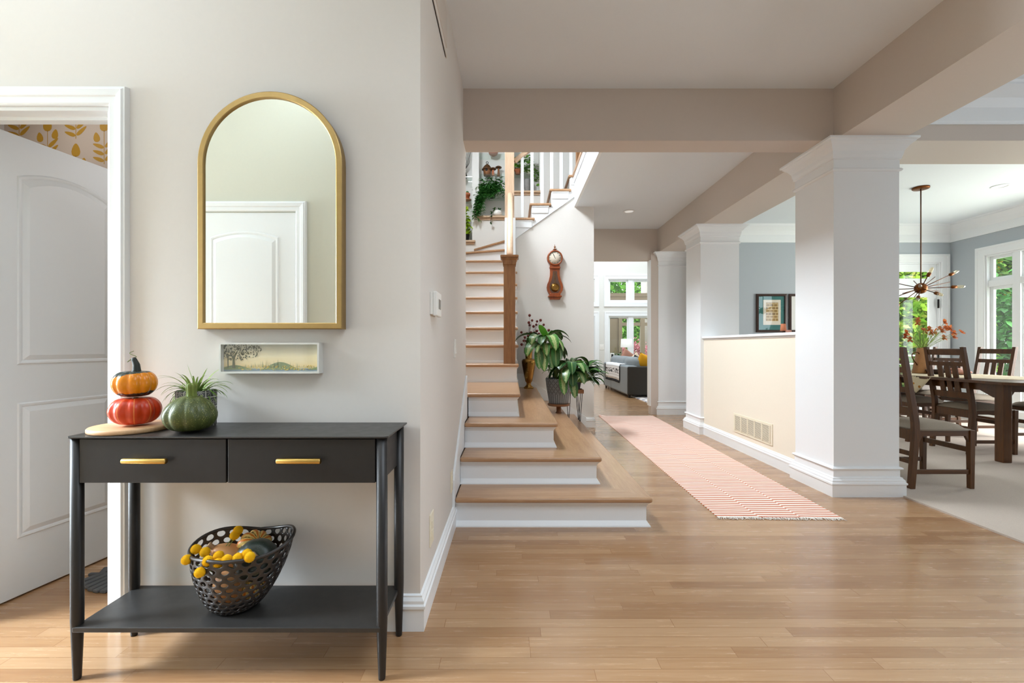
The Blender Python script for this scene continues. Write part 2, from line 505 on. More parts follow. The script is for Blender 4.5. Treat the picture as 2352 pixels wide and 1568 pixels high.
M_ORN = ornament_mat()
t = NT('painted_sky')
u_, v_, w_ = t.sep(t.gen())
c_ = t.ramp(t.math('MULTIPLY_ADD', t.noise(t.gen(), 4, 3), 0.25, t.math('SUBTRACT', w_, 0.1)),
            [(0.05, srgb(150, 160, 120)), (0.2, srgb(230, 206, 150)), (0.55, srgb(240, 226, 186)), (0.95, srgb(206, 208, 190))])
t.set(color=c_, rough=0.35)
M_PSKY = t.mat
M_PTREE = paint('painted_tree', (112, 114, 84), 0.6, 0.3, 0)
M_PGRASS = paint('painted_grass', (142, 156, 110), 0.6, 0.4, 0, 90)
M_PWATER = paint('painted_water', (136, 152, 158), 0.6, 0.2, 0)
M_PFLOWER = paint('painted_flowers', (226, 192, 74), 0.6, 0.2, 0, 90)


# ------------------------------------------------------------------ mesh builder
class MB:
    def __init__(s):
        s.v, s.f, s.m, s.sm, s.uv = [], [], [], [], []
        s.M = None
        s.mi = 0
        s.smooth = False

    def add(s, verts, faces, uvs=None):
        o = len(s.v)
        for p in verts:
            p = Vector(p)
            if s.M is not None: p = s.M @ p
            s.v.append(p)
        for i, f in enumerate(faces):
            s.f.append([o + k for k in f])
            s.m.append(s.mi)
            s.sm.append(s.smooth)
            s.uv.append([uvs[k] for k in f] if uvs else None)
        return s

    def box(s, x0, x1, y0, y1, z0, z1):
        v = [(x, y, z) for z in (z0, z1) for y in (y0, y1) for x in (x0, x1)]
        return s.add(v, [(0, 2, 3, 1), (4, 5, 7, 6), (0, 1, 5, 4), (2, 6, 7, 3), (0, 4, 6, 2), (1, 3, 7, 5)])

    def prism(s, poly, axis, a, b):
        n = len(poly)
        def mk(u, w, t):
            return {'x': (t, u, w), 'y': (u, t, w), 'z': (u, w, t)}[axis]
        v = [mk(u, w, a) for u, w in poly] + [mk(u, w, b) for u, w in poly]
        f = [tuple(range(n)), tuple(range(2 * n - 1, n - 1, -1))]
        f += [(i, (i + 1) % n, n + (i + 1) % n, n + i) for i in range(n)]
        return s.add(v, f)

    def hexa(s, bot, top):
        """box from four bottom and four top points"""
        return s.add(list(bot) + list(top), [(0, 1, 2, 3), (7, 6, 5, 4), (0, 4, 5, 1), (1, 5, 6, 2), (2, 6, 7, 3), (3, 7, 4, 0)])

    def bar(s, a, b, w, h, up=(0, 0, 1)):
        """rectangular bar from a to b, w along the side direction, h along up"""
        a, b = Vector(a), Vector(b)
        d = (b - a).normalized()
        sd = d.cross(Vector(up))
        if sd.length < 1e-4: sd = d.cross(Vector((0, 1, 0)))
        sd.normalize()
        u = sd.cross(d).normalized()
        q = lambda p: [p - sd * w / 2 - u * h / 2, p + sd * w / 2 - u * h / 2, p + sd * w / 2 + u * h / 2, p - sd * w / 2 + u * h / 2]
        return s.hexa(q(a), q(b))

    def tube(s, pts, r, n=8, caps=True):
        pts = [Vector(p) for p in pts]
        k = len(pts)
        rs = r if isinstance(r, (list, tuple)) else [r] * k
        prev = None
        verts = []
        for i, p in enumerate(pts):
            d = (pts[min(i + 1, k - 1)] - pts[max(i - 1, 0)]).normalized()
            if prev is None:
                a = d.orthogonal().normalized()
            else:
                a = (prev - d * prev.dot(d))
                a = a.normalized() if a.length > 1e-6 else d.orthogonal().normalized()
            prev = a
            b = d.cross(a)
            for j in range(n):
                t = 2 * PI * j / n
                verts.append(p + (a * math.cos(t) + b * math.sin(t)) * rs[i])
        f = [(i * n + j, i * n + (j + 1) % n, (i + 1) * n + (j + 1) % n, (i + 1) * n + j) for i in range(k - 1) for j in range(n)]
        if caps:
            f += [tuple(range(n - 1, -1, -1)), tuple(range((k - 1) * n, k * n))]
        sm = s.smooth
        s.smooth = True
        s.add(verts, f)
        s.smooth = sm
        return s

    def lathe(s, prof, n=24, c=(0, 0, 0), axis='z', ribs=0, rd=0.0, sx=1.0, sy=1.0, caps=True):
        verts = []
        for r, z in prof:
            for j in range(n):
                t = 2 * PI * j / n
                k = 1 - rd * (0.5 + 0.5 * math.cos(ribs * t)) ** 3 if ribs else 1
                x, y = r * k * math.cos(t) * sx, r * k * math.sin(t) * sy
                p = {'z': (x, y, z), 'y': (x, z, y), 'x': (z, x, y)}[axis]
                verts.append((p[0] + c[0], p[1] + c[1], p[2] + c[2]))
        k = len(prof)
        f = [(i * n + j, i * n + (j + 1) % n, (i + 1) * n + (j + 1) % n, (i + 1) * n + j) for i in range(k - 1) for j in range(n)]
        if caps and prof[0][0] > 1e-6: f.append(tuple(range(n - 1, -1, -1)))
        if caps and prof[-1][0] > 1e-6: f.append(tuple(range((k - 1) * n, k * n)))
        sm = s.smooth
        s.smooth = True
        s.add(verts, f)
        s.smooth = sm
        return s

    def ball(s, c, rx, ry=None, rz=None, nu=14, nv=9):
        ry = ry or rx
        rz = rz or rx
        verts, f = [], []
        for i in range(nv + 1):
            th = PI * i / nv
            for j in range(nu):
                ph = 2 * PI * j / nu
                verts.append((c[0] + rx * math.sin(th) * math.cos(ph), c[1] + ry * math.sin(th) * math.sin(ph), c[2] - rz * math.cos(th)))
        for i in range(nv):
            for j in range(nu):
                f.append((i * nu + j, i * nu + (j + 1) % nu, (i + 1) * nu + (j + 1) % nu, (i + 1) * nu + j))
        sm = s.smooth
        s.smooth = True
        s.add(verts, f)
        s.smooth = sm
        return s

    def sweep(s, path, prof, closed=False, side=1):
        """profile (d, z) swept along a flat path with mitred corners; d grows to the right of travel (side=1)"""
        n = len(path)
        pts = [Vector((p[0], p[1])) for p in path]
        rows = []
        for i in range(n):
            def nrm(a, b):
                d = (pts[b] - pts[a]).normalized()
                return Vector((d.y, -d.x)) * side
            if closed:
                n1, n2 = nrm((i - 1) % n, i), nrm(i, (i + 1) % n)
            else:
                n1 = nrm(i - 1, i) if i > 0 else nrm(i, i + 1)
                n2 = nrm(i, i + 1) if i < n - 1 else nrm(i - 1, i)
            m = (n1 + n2)
            m = m / max(0.25, (1 + n1.dot(n2)))
            rows.append([(pts[i].x + m.x * d, pts[i].y + m.y * d, z) for d, z in prof])
        k = len(prof)
        verts = [p for r in rows for p in r]
        f = []
        for i in range(n if closed else n - 1):
            j = (i + 1) % n
            for q in range(k - 1):
                f.append((i * k + q, j * k + q, j * k + q + 1, i * k + q + 1))
        if not closed:
            f += [tuple(range(k)), tuple(range((n - 1) * k + k - 1, (n - 1) * k - 1, -1))]
        return s.add(verts, f)

    def leaf(s, base, direc, length, width, droop=0.5, seg=6, fold=0.25, shape='lance', twist=0.0):
        p = Vector(base)
        d = Vector(direc).normalized()
        side = d.cross(Vector((0, 0, 1)))
        if side.length < 0.05: side = Vector((math.cos(length * 99), math.sin(length * 99), 0))
        side.normalize()
        if twist: side = Matrix.Rotation(twist, 3, d) @ side
        verts, uvs = [], []
        for i in range(seg + 1):
            tt = i / seg
            if shape == 'lance': w = math.sin(PI * min(1, tt * 0.92 + 0.06)) ** 0.8 * (1 - 0.25 * tt)
            elif shape == 'strap': w = (1 - tt) ** 0.5 * min(1, 0.5 + tt * 4)
            else: w = math.sin(PI * min(1, tt * 0.85 + 0.13)) ** 0.6
            if i == seg: w = 0.02
            up = side.cross(d).normalized()
            e = side * (w * width / 2)
            lift = up * (w * width / 2 * fold)
            verts += [p - e + lift, p, p + e + lift]
            uvs += [(0, tt), (0.5, tt), (1, tt)]
            p = p + d * (length / seg)
            d = (d + Vector((0, 0, -1)) * droop / seg * (1.0 + tt)).normalized()
            sd = side - d * side.dot(d)
            if sd.length > 1e-3: side = sd.normalized()
        f = []
        for i in range(seg):
            a = i * 3
            f += [(a, a + 1, a + 4, a + 3), (a + 1, a + 2, a + 5, a + 4)]
        sm = s.smooth
        s.smooth = True
        s.add(verts, f, uvs)
        s.smooth = sm
        return s

    def build(s, name, mats, parent=None, local=False, bevel=0, recalc=True, subd=0, solid=0, seg=2, merge=0):
        me = bpy.data.meshes.new(name)
        if parent is not None:
            org = Vector((0, 0, 0)) if local else Vector(parent['_o'])
        else:
            xs = [p.x for p in s.v]; ys = [p.y for p in s.v]; zs = [p.z for p in s.v]
            org = Vector(((min(xs) + max(xs)) / 2, (min(ys) + max(ys)) / 2, min(zs)))
        me.from_pydata([tuple(p - org) for p in s.v], [], s.f)
        if not isinstance(mats, (list, tuple)): mats = [mats]
        for m in mats: me.materials.append(m)
        me.polygons.foreach_set('material_index', s.m)
        me.polygons.foreach_set('use_smooth', [True] * len(s.f) if bevel >= 0.01 else s.sm)
        if any(u is not None for u in s.uv):
            ul = me.uv_layers.new(name='uv')
            k = 0
            for u, f in zip(s.uv, s.f):
                for j in range(len(f)):
                    ul.data[k].uv = u[j][:2] if u else (0, 0)
                    k += 1
        if recalc or merge:
            bm = bmesh.new()
            bm.from_mesh(me)
            if merge: bmesh.ops.remove_doubles(bm, verts=bm.verts, dist=merge)
            if recalc: bmesh.ops.recalc_face_normals(bm, faces=bm.faces)
            bm.to_mesh(me)
            bm.free()
        me.update()
        o = bpy.data.objects.new(name, me)
        COL.objects.link(o)
        if parent is not None: o.parent = parent
        else: o.location = org
        if subd:
            q = o.modifiers.new('subd', 'SUBSURF'); q.levels = q.render_levels = subd
        if solid:
            q = o.modifiers.new('solid', 'SOLIDIFY'); q.thickness = solid; q.offset = 0
            if subd: o.modifiers.move(1, 0)
        if bevel:
            q = o.modifiers.new('bevel', 'BEVEL'); q.width = bevel; q.segments = seg; q.limit_method = 'ANGLE'; q.angle_limit = R(35); q.harden_normals = bevel >= 0.01
        return o


def tag(o, label, cat, group=None, kind=None):
    o['label'] = label
    o['category'] = cat
    if group: o['group'] = group
    if kind: o['kind'] = kind
    return o


def thing(name, label, cat, loc=(0, 0, 0), rz=0.0, group=None, kind=None):
    o = bpy.data.objects.new(name, None)
    o.empty_display_size = 0.1
    o.location = loc
    o.rotation_euler = (0, 0, rz)
    o['_o'] = tuple(float(q) for q in loc)
    COL.objects.link(o)
    return tag(o, label, cat, group, kind)


def copy_thing(o, loc, rz, label, group=None):
    c = o.copy()
    COL.objects.link(c)
    c.location = loc
    c.rotation_euler = (0, 0, rz)
    c['label'] = label
    if group: c['group'] = group
    def kids(src, dst):
        for ch in src.children:
            k = ch.copy()
            COL.objects.link(k)
            k.parent = dst
            kids(ch, k)
    kids(o, c)
    return c


def struct(name, mb, mat, label, cat, **kw):
    return tag(mb.build(name, mat, **kw), label, cat, None, 'structure')


def face_xz(Y):
    """map flat (u, v, w) to the wall plane y = Y seen from -y, w standing out towards the viewer"""
    return Matrix(((1, 0, 0, 0), (0, 0, -1, Y), (0, 1, 0, 0), (0, 0, 0, 1)))


def face_yz(X, sgn=-1):
    """map (u, v, w) to the wall plane x = X, w standing out along sgn*x"""
    return Matrix(((0, 0, sgn, X), (1, 0, 0, 0), (0, 1, 0, 0), (0, 0, 0, 1)))


def wall_cells(mb, u0, u1, z0, z1, holes, put):
    us = sorted({u0, u1, *[h[0] for h in holes], *[h[1] for h in holes]})
    zs = sorted({z0, z1, *[h[2] for h in holes], *[h[3] for h in holes]})
    us = [u for u in us if u0 <= u <= u1]
    zs = [z for z in zs if z0 <= z <= z1]
    for a, b in zip(us, us[1:]):
        col = []
        for c, d in zip(zs, zs[1:]):
            um, zm = (a + b) / 2, (c + d) / 2
            if any(h[0] < um < h[1] and h[2] < zm < h[3] for h in holes): continue
            if col and abs(col[-1][1] - c) < 1e-9: col[-1][1] = d
            else: col.append([c, d])
        for c, d in col: put(a, b, c, d)


# ------------------------------------------------------------------ dimensions of the house
CEIL = 3.05
BEAM = 2.66
YW = 1.805            # wall behind the console
XS = -0.362           # wall beside the stairs
YE = 3.60             # its far end
XB0, XB1 = 2.41, 2.90  # line of columns
YC = 6.29             # wall with the clock
YD = 7.28             # dining room far wall
XR = 7.02             # dining room right wall
YL = 13.45            # living room far wall
YN = 7.50             # niche wall behind the stairs
BASE = [(0, 0), (0.018, 0), (0.018, 0.088), (0.023, 0.09), (0.023, 0.1), (0.017, 0.106), (0.017, 0.118), (0.009, 0.13), (0.009, 0.136), (0, 0.14)]

# floor
struct('floor', MB().box(-7.6, 7.2, -3.1, 13.6, -0.12, 0), M_FLOOR, 'honey oak strip floor running through hall and living room', 'floor')
struct('carpet', MB().box(2.905, XR, -3.0, YD, 0.0, 0.012), M_CARPET, 'beige wall to wall carpet of the dining room', 'carpet')

# ceilings
m = MB()
m.box(-7.6, XB0 + 0.01, -3.1, 3.41, CEIL, CEIL + 0.35)
m.box(XB1 - 0.01, XR, -3.1, 3.41, CEIL, CEIL + 0.35)
m.box(XB1 - 0.2, XR + 0.2, 3.6, 7.5, CEIL, CEIL + 0.35)
struct('ceiling', m, M_CEIL, 'flat white ceiling over entry and dining room', 'ceiling')
struct('ceiling_hall', MB().box(0.90, XB0 + 0.3, 3.61, 7.49, CEIL, CEIL + 0.36), M_CEIL, 'flat white ceiling over the passage beside the stairs', 'ceiling')
m = MB()
m.box(-1.3, 5.2, 3.4, 13.7, 5.8, 5.9)
struct('ceiling_upper', m, M_CEIL, 'high ceiling over stairwell and living room', 'ceiling')

# walls on the left
m = MB()
wall_cells(m, -7.4, XS, 0, CEIL, [(-2.235, -1.585, -1, 2.07)], lambda a, b, c, d: m.box(a, b, YW, YW + 0.115, c, d))
struct('wall_entry', m, M_WALL, 'greige wall behind the console table with powder room doorway', 'wall')
struct('wall_stairs', MB().box(XS - 0.115, XS, YW + 0.115, YE, 0, CEIL), M_WALL, 'greige side wall running from the console to the stairs', 'wall')
m = MB()
m.box(-7.5, -0.62, 0.25, 0.37, 0, CEIL)
m.box(-0.74, -0.62, -3.1, 0.25, 0, CEIL)
struct('wall_hallway', m, M_SAGE, 'pale wall opposite the console seen in the mirror', 'wall')
m = MB()
m.box(-7.6, -7.4, -0.1, 3.3, 0, CEIL)
struct('wall_left', m, M_WALL, 'wall closing the left hallway', 'wall')
m = MB()
m.box(-0.74, 7.2, -3.2, -3.08, 0, CEIL)
struct('wall_front', m, M_WALL, 'front wall behind the viewer', 'wall')

# powder room shell with printed wallpaper
YP = 3.05
m = MB()
m.box(-3.4, -1.2, YP, YP + 0.1, 0, CEIL)
m.mi = 1
rg = random.Random(5)


def sprig(x, z, sc, fl):
    def poly(pts):
        q = [(x + fl * a * sc, YP - 0.0004, z + b * sc) for a, b in pts]
        m.add(q, [tuple(range(len(q)))])
    def almond(cx, cz, ln, wd, ang):
        pts = []
        for i in range(14):
            t_ = 2 * PI * i / 14
            u, w = math.cos(t_) * ln / 2, math.sin(t_) * wd / 2 * (1 - 0.35 * math.cos(t_))
            pts.append((cx + u * math.cos(ang) - w * math.sin(ang), cz + u * math.sin(ang) + w * math.cos(ang)))
        poly(pts)
    poly([(-0.008, -0.5), (0.008, -0.5), (0.006, 0.25), (-0.006, 0.25)])
    almond(0, 0.38, 0.30, 0.19, PI / 2)
    almond(-0.17, 0.17, 0.22, 0.14, PI / 2 + 0.15)
    almond(0.17, 0.1, 0.22, 0.14, PI / 2 - 0.15)
    for k in range(3):
        z0 = -0.42 + k * 0.15
        almond(0.13, z0 + 0.03, 0.26, 0.085, 0.35)
        almond(-0.13, z0 + 0.1, 0.30, 0.085, PI - 0.75)


for ix in range(11):
    for iz in range(4):
        sprig(-3.3 + ix * 0.19, 1.98 + iz * 0.34 + (ix % 2) * 0.17, 0.30, 1 if (ix + iz) % 2 else -1)
struct('wall_powder', m, [M_PAPER, M_GOLDINK], 'powder room wall with gold leaf sprig wallpaper', 'wall', recalc=False)
m = MB()
m.box(-1.2, -1.1, YW + 0.115, YP + 0.1, 0, CEIL)
m.box(-3.5, -3.4, YW + 0.115, YP + 0.1, 0, CEIL)
struct('wall_powder_side', m, M_WALL, 'side walls of the powder room', 'wall')

# beams
m = MB()
m.box(XB0, XB1, -3.08, 7.49, BEAM, CEIL)
struct('beam', m, M_BEAM, 'long shaded greige dropped beam running over the columns', 'beam')
m = MB()
m.box(XS - 0.1, XB0, 3.41, 3.615, BEAM, CEIL)
struct('beam', m, M_BEAM, 'shaded greige header beam crossing the entry before the stairs', 'beam')
m = MB()
m.box(XB1, XR, 3.41, 3.85, BEAM, CEIL)
struct('beam', m, M_BEAM, 'shaded greige header beam from near column to dining side wall', 'beam')
m = MB()
m.box(0.9, 2.287, 7.49, 7.61, 2.535, CEIL + 0.3)
m.box(2.287, XB0 - 0.001, 7.47, 7.61, 0, BEAM)
m.box(2.287, XB0 - 0.001, 7.492, 7.61, BEAM, CEIL + 0.3)
struct('wall_passage', m, M_BEAM, 'shaded greige wall end and header over the living room opening', 'wall')
m = MB()
for xx in ((2.269, 2.287),):
    m.box(xx[0], xx[1], 7.47, 7.61, 0.14, 2.535)
struct('trim_1', m, M_TRIM, 'pale reveal of the living room opening', 'trim')
m = MB()
m.sweep([(2.287, 7.61), (2.287, 7.47), (2.42, 7.47)], BASE, side=-1)
struct('baseboard_passage', m, M_TRIM, 'short white baseboard at the living room opening', 'baseboard')

# living room shell
WU = (XA(1397, YL), 4.75, ZA(694, YL), ZA(641, YL))
WL = (XA(1398, YL), 4.75, 0.35, ZA(726, YL))
WS = (1.6, XA(1366, YL) + 0.02, ZA(694, YL), ZA(641, YL))
m = MB()
wall_cells(m, -1.2, 5.0, 0, 5.8, [WU, WL], lambda a, b, c, d: m.box(a, b, YL, YL + 0.14, c, d))
struct('wall_living', m, M_LIVING, 'pale grey far wall of the living room', 'wall')
m = MB()
m.box(-1.2, -1.08, 7.75, YL, 0, 5.8)
m.box(0.9, 1.14, 7.61, 7.75, 0, 5.8)
m.box(-1.2, 0.9, 7.75, 7.87, 0, 5.8)
m.box(1.14, 5.0, 7.61, 7.75, CEIL, 5.8)
m.box(XB1, 5.0, 7.43, 7.6, 0, CEIL)
m.box(2.42, XB1, 7.68, 7.75, 0, CEIL)
m.box(5.0, 5.12, 7.43, YL + 0.14, 0, 5.8)
struct('wall_living_side', m, M_LIVING, 'side walls of the living room', 'wall')
m = MB()
m.sweep([(-1.0, YL), (XA(1392, YL), YL)], BASE)
struct('baseboard_living', m, M_TRIM, 'white baseboard along the far living room wall', 'baseboard')

# walls around the stairs
m = MB()
m.box(-1.12, -1.0, 3.48, YN + 0.3, 0, 5.8)
m.box(-1.12, XS - 0.115, 3.48, YE, 0, 5.8)
m.box(XS - 0.2, 3.2, 3.41, 3.6, CEIL + 0.35, 5.8)
m.box(3.0, 3.12, 3.6, 7.5, CEIL + 0.36, 5.8)
struct('wall_stairwell', m, M_STAIRWALL, 'white stairwell walls rising to the upper floor', 'wall')
NICHES = [(-0.985, XA(1084.5, YN), ZA(553, YN), 4.75), (XA(1100, YN), -0.02, ZA(497, YN), 4.75), (0.035, XA(1239, YN), ZA(440, YN), 5.1)]
m = MB()
wall_cells(m, -1.0, 0.95, 0, 5.8, NICHES, lambda a, b, c, d: m.box(a, b, YN, YN + 0.23, c, d))
m.box(-1.0, 0.95, YN + 0.23, YN + 0.25, 0, 5.8)
m.box(0.95, 3.1, YN, YN + 0.24, CEIL + 0.36, 5.8)
struct('wall_niche', m, M_NICHE, 'white wall behind the stairs with lit shelf niches', 'wall')
m = MB()
m.prism([(0.054, 0), (1.138, 0), (1.138, CEIL), (0.90, CEIL), (0.90, 3.2), (0.054, 2.6)], 'y', YC, YC + 0.12)
m.box(1.03, 1.138, YC + 0.121, 7.5, 0, CEIL)
m.box(0.054, 0.16, YC + 0.121, YN, 0, 2.55)
struct('wall_clock', m, M_STAIRWALL, 'pale wall under the upper stair flight carrying the clock', 'wall')
m = MB()
RK = [(1.0, 0.12), (1.14, 0.12), (1.14, 0.0), (0.72, 0.0), (0.72, 0.0)]
m.prism([(0.06, 0.56), (0.30, 0.56), (0.30, 0.37), (0.57, 0.37), (0.57, 0.185), (0.83, 0.185), (0.83, 0.0), (1.03, 0.0), (1.03, 0.142), (0.295, 0.63), (0.25, 0.735), (0.06, 0.745)], 'y', YC - 0.018, YC)
m.sweep([(1.03, YC), (1.138, YC), (1.138, 7.4)], BASE, side=1)
struct('baseboard_stairs', m, M_TRIM, 'white baseboard stepping down the clock wall beside the treads', 'baseboard')

# edge of the upper floor seen over the stairs
m = MB()
m.box(0.865, 0.90, 3.6, YC + 0.02, CEIL - 0.005, 3.44)
m.box(0.85, 0.865, 3.6, YC + 0.02, 3.36, 3.44)
struct('trim_2', m, M_TRIM, 'white fascia edging the upper floor above the stairs', 'trim', bevel=0.003)
struct('trim_3', MB().box(0.83, 0.94, 3.6, YC, 3.44, 3.475), M_OAKY, 'oak nosing along the upper floor edge', 'trim', bevel=0.01)

# dining and front room walls
DOORP = (5.72, 6.86, 0.0, 2.46)
WINR = (4.15, 6.74, 0.22, 2.46)
m = MB()
wall_cells(m, XB1, XR, 0, CEIL, [DOORP], lambda a, b, c, d: m.box(a, b, YD, YD + 0.14, c, d))
struct('wall_back', m, M_BLUE, 'blue grey far wall of the dining room', 'wall')
m = MB()
wall_cells(m, -3.08, YD + 0.14, 0, CEIL, [WINR], lambda a, b, c, d: m.box(XR, XR + 0.14, a, b, c, d))
struct('wall_right', m, M_BLUE, 'blue grey right wall of the dining room', 'wall')
CROWN = [(0, 2.778), (0.012, 2.778), (0.012, 2.79), (0.016, 2.80), (0.016, 2.90), (0.022, 2.91), (0.05, 2.955), (0.10, 3.005), (0.115, 3.02), (0.115, 3.035), (0.125, 3.05), (0, 3.05)]
m = MB()
m.sweep([(XB1, YD), (XR, YD), (XR, 3.85), (XB1, 3.85)], CROWN, closed=False, side=1)
struct('trim_4', m, M_TRIM, 'deep white crown moulding around the dining room ceiling', 'trim')
m = MB()
m.sweep([(XB1, -3.0), (XB1, 3.41), (XR, 3.41), (XR, -3.0)], CROWN, side=1)
struct('trim_5', m, M_TRIM, 'deep white crown moulding around the front room ceiling', 'trim')
m = MB()
m.sweep([(2.9, YD), (5.6, YD)], BASE)
m.sweep([(XR, YD), (XR, -3.0)], BASE)
struct('baseboard_dining', m, M_TRIM, 'white baseboard of the dining room', 'baseboard')

# half wall between columns
m = MB()
m.box(2.45, 2.60, 3.75, 5.83, 0, 1.20)
struct('wall_half', m, M_CREAM, 'cream half wall between the columns', 'wall')
m = MB()
for a, b in ((3.80, 5.83),):
    m.box(2.425, 2.625, a, b, 1.215, 1.243)
    m.box(2.44, 2.61, a, b, 1.198, 1.215)
struct('trim_6', m, M_TRIM, 'white rounded cap on the half wall', 'trim', bevel=0.008)
m = MB()
m.sweep([(2.45, 5.84), (2.45, 3.78)], BASE, side=1)
struct('baseboard_half', m, M_TRIM, 'white baseboard along the cream half wall', 'baseboard')

m = MB()
m.sweep([(-1.516, YW), (XS, YW), (XS, 2.86)], BASE, side=1)
struct('baseboard_entry', m, M_TRIM, 'white baseboard turning the corner behind the console', 'baseboard')

CAPP = [(0, 2.425), (0.012, 2.43), (0.017, 2.44), (0.012, 2.45), (0.002, 2.455), (0.002, 2.515), (0.012, 2.52), (0.012, 2.53), (0.018, 2.55), (0.022, 2.575),
        (0.045, 2.61), (0.066, 2.628), (0.07, 2.632), (0.07, 2.640), (0.085, 2.645), (0.085, 2.66), (0, 2.66)]
COLB = [(0, 0), (0.03, 0), (0.03, 0.088), (0.036, 0.092), (0.036, 0.104), (0.027, 0.11), (0.027, 0.122), (0.016, 0.134), (0.016, 0.14), (0.004, 0.146), (0.004, 0.196), (0.014, 0.2), (0.02, 0.207), (0.014, 0.216), (0, 0.22)]
for yc, lb, dep in ((3.405, 'nearest square white column at the end of the half wall', 0.46), (5.80, 'middle square white column beyond the half wall', 0.48),
                    (7.47, 'farthest square white column beside the living room opening', 0.2)):
    c = thing('column', lb, 'column', ((XB0 + XB1) / 2, yc + dep / 2, 0), 0, 'square white columns', 'structure')
    MB().box(XB0, XB1, yc, yc + dep, 0.0, BEAM).build('shaft', M_TRIM, c)
    ring = [(XB0, yc), (XB0, yc + dep), (XB1, yc + dep), (XB1, yc)]
    MB().sweep(ring, CAPP, closed=True, side=-1).build('capital', M_TRIM, c)
    MB().sweep(ring, COLB, closed=True, side=-1).build('base_moulding', M_TRIM, c)

# ------------------------------------------------------------------ doors
CAS = [(0, 0), (0, 0.014), (0.006, 0.018), (0.03, 0.018), (0.034, 0.023), (0.056, 0.026), (0.062, 0.021), (0.068, 0.021), (0.072, 0.0)]


def casing(mb, M, u0, u1, z0, z1, prof=CAS, four=False):
    mb.M = M
    if four: mb.sweep([(u0, z0), (u0, z1), (u1, z1), (u1, z0)], prof, closed=True, side=-1)
    else: mb.sweep([(u0, z0), (u0, z1), (u1, z1), (u1, z0)], prof, closed=False, side=-1)
    mb.M = None


def panel_door(root, w, h, parts_mat, arch=0.05):
    """door slab in local coordinates: x along the width, -y the shown face, raised arched panel above a plain one"""
    m = MB()
    m.box(0, w, 0, 0.035, 0, h)
    m.build('door_slab', parts_mat, root, local=True, bevel=0.002)
    def arch_pts(x0, x1, zt, a, n=14):
        return [(x0 + (x1 - x0) * i / n, zt + a * math.sin(PI * i / n) ** 0.85) for i in range(n + 1)]
    for (z0, z1, a) in ((1.03, 1.87, arch), (0.255, 0.86, 0.0)):
        x0, x1 = 0.118, w - 0.118
        m = MB()
        # ogee frame proud of the slab, a recess and a raised field
        def loop(ins, dep):
            n = 14
            pts = [(x0 + ins, -dep, z0 + ins), (x1 - ins, -dep, z0 + ins)]
            top = arch_pts(x0 + ins, x1 - ins, z1 - ins, a)
            pts += [(x, -dep, z) for x, z in reversed(top)]
            return pts
        loops = [loop(0, -0.0005), loop(0.006, 0.005), (loop(0.014, 0.004)), loop(0.02, -0.003 + 0.004), loop(0.042, 0.009), loop(0.05, 0.009)]
        k = len(loops[0])
        v = [p for lp in loops for p in lp]
        f = []
        for i in range(len(loops) - 1):
            for j in range(k):
                f.append((i * k + j, i * k + (j + 1) % k, (i + 1) * k + (j + 1) % k, (i + 1) * k + j))
        f.append(tuple(range((len(loops) - 1) * k, len(loops) * k)))
        m.add(v, f)
        m.build('door_panel', parts_mat, root, local=True)


d1 = thing('door_1', 'white panelled powder room door swung open inward', 'door', (-2.217, 1.905, 0.008), 0, None, 'structure')
d1.rotation_euler = (0, 0, math.atan2(0.987, 0.163))
panel_door(d1, 0.645, 2.05, M_DOOR)
m = MB()
casing(m, face_xz(YW), -2.235, -1.585, 0, 2.07)
m.box(-1.603, -1.586, YW + 0.001, YW + 0.114, 0, 2.069)
m.box(-2.234, -2.226, YW + 0.001, YW + 0.114, 0, 2.069)
m.box(-2.226, -1.603, YW + 0.001, YW + 0.114, 2.055, 2.069)
m.box(-2.226, -1.603, YW + 0.055, YW + 0.09, 2.043, 2.055)
m.box(-1.612, -1.603, YW + 0.055, YW + 0.09, 0, 2.055)
struct('trim_7', m, M_TRIM, 'white moulded casing around the powder room doorway', 'trim')

# closet door seen in the mirror (it faces +y)
d2 = thing('door_2', 'white arched panel door opposite the console seen in the mirror', 'door', (-1.50, 0.377, 0.008), PI, None, 'structure')
d2.rotation_euler = (0, 0, PI)
panel_door(d2, 0.71, 2.04, M_TRIM, 0.04)
m = MB()
m.M = Matrix(((1, 0, 0, 0), (0, 0, 1, 0.37), (0, 1, 0, 0), (0, 0, 0, 1)))
m.sweep([(-2.215, 0), (-2.215, 2.055), (-1.495, 2.055), (-1.495, 0)], CAS, side=-1)
m.M = None
struct('trim_8', m, M_TRIM, 'white moulded casing of the mirrored door', 'trim')


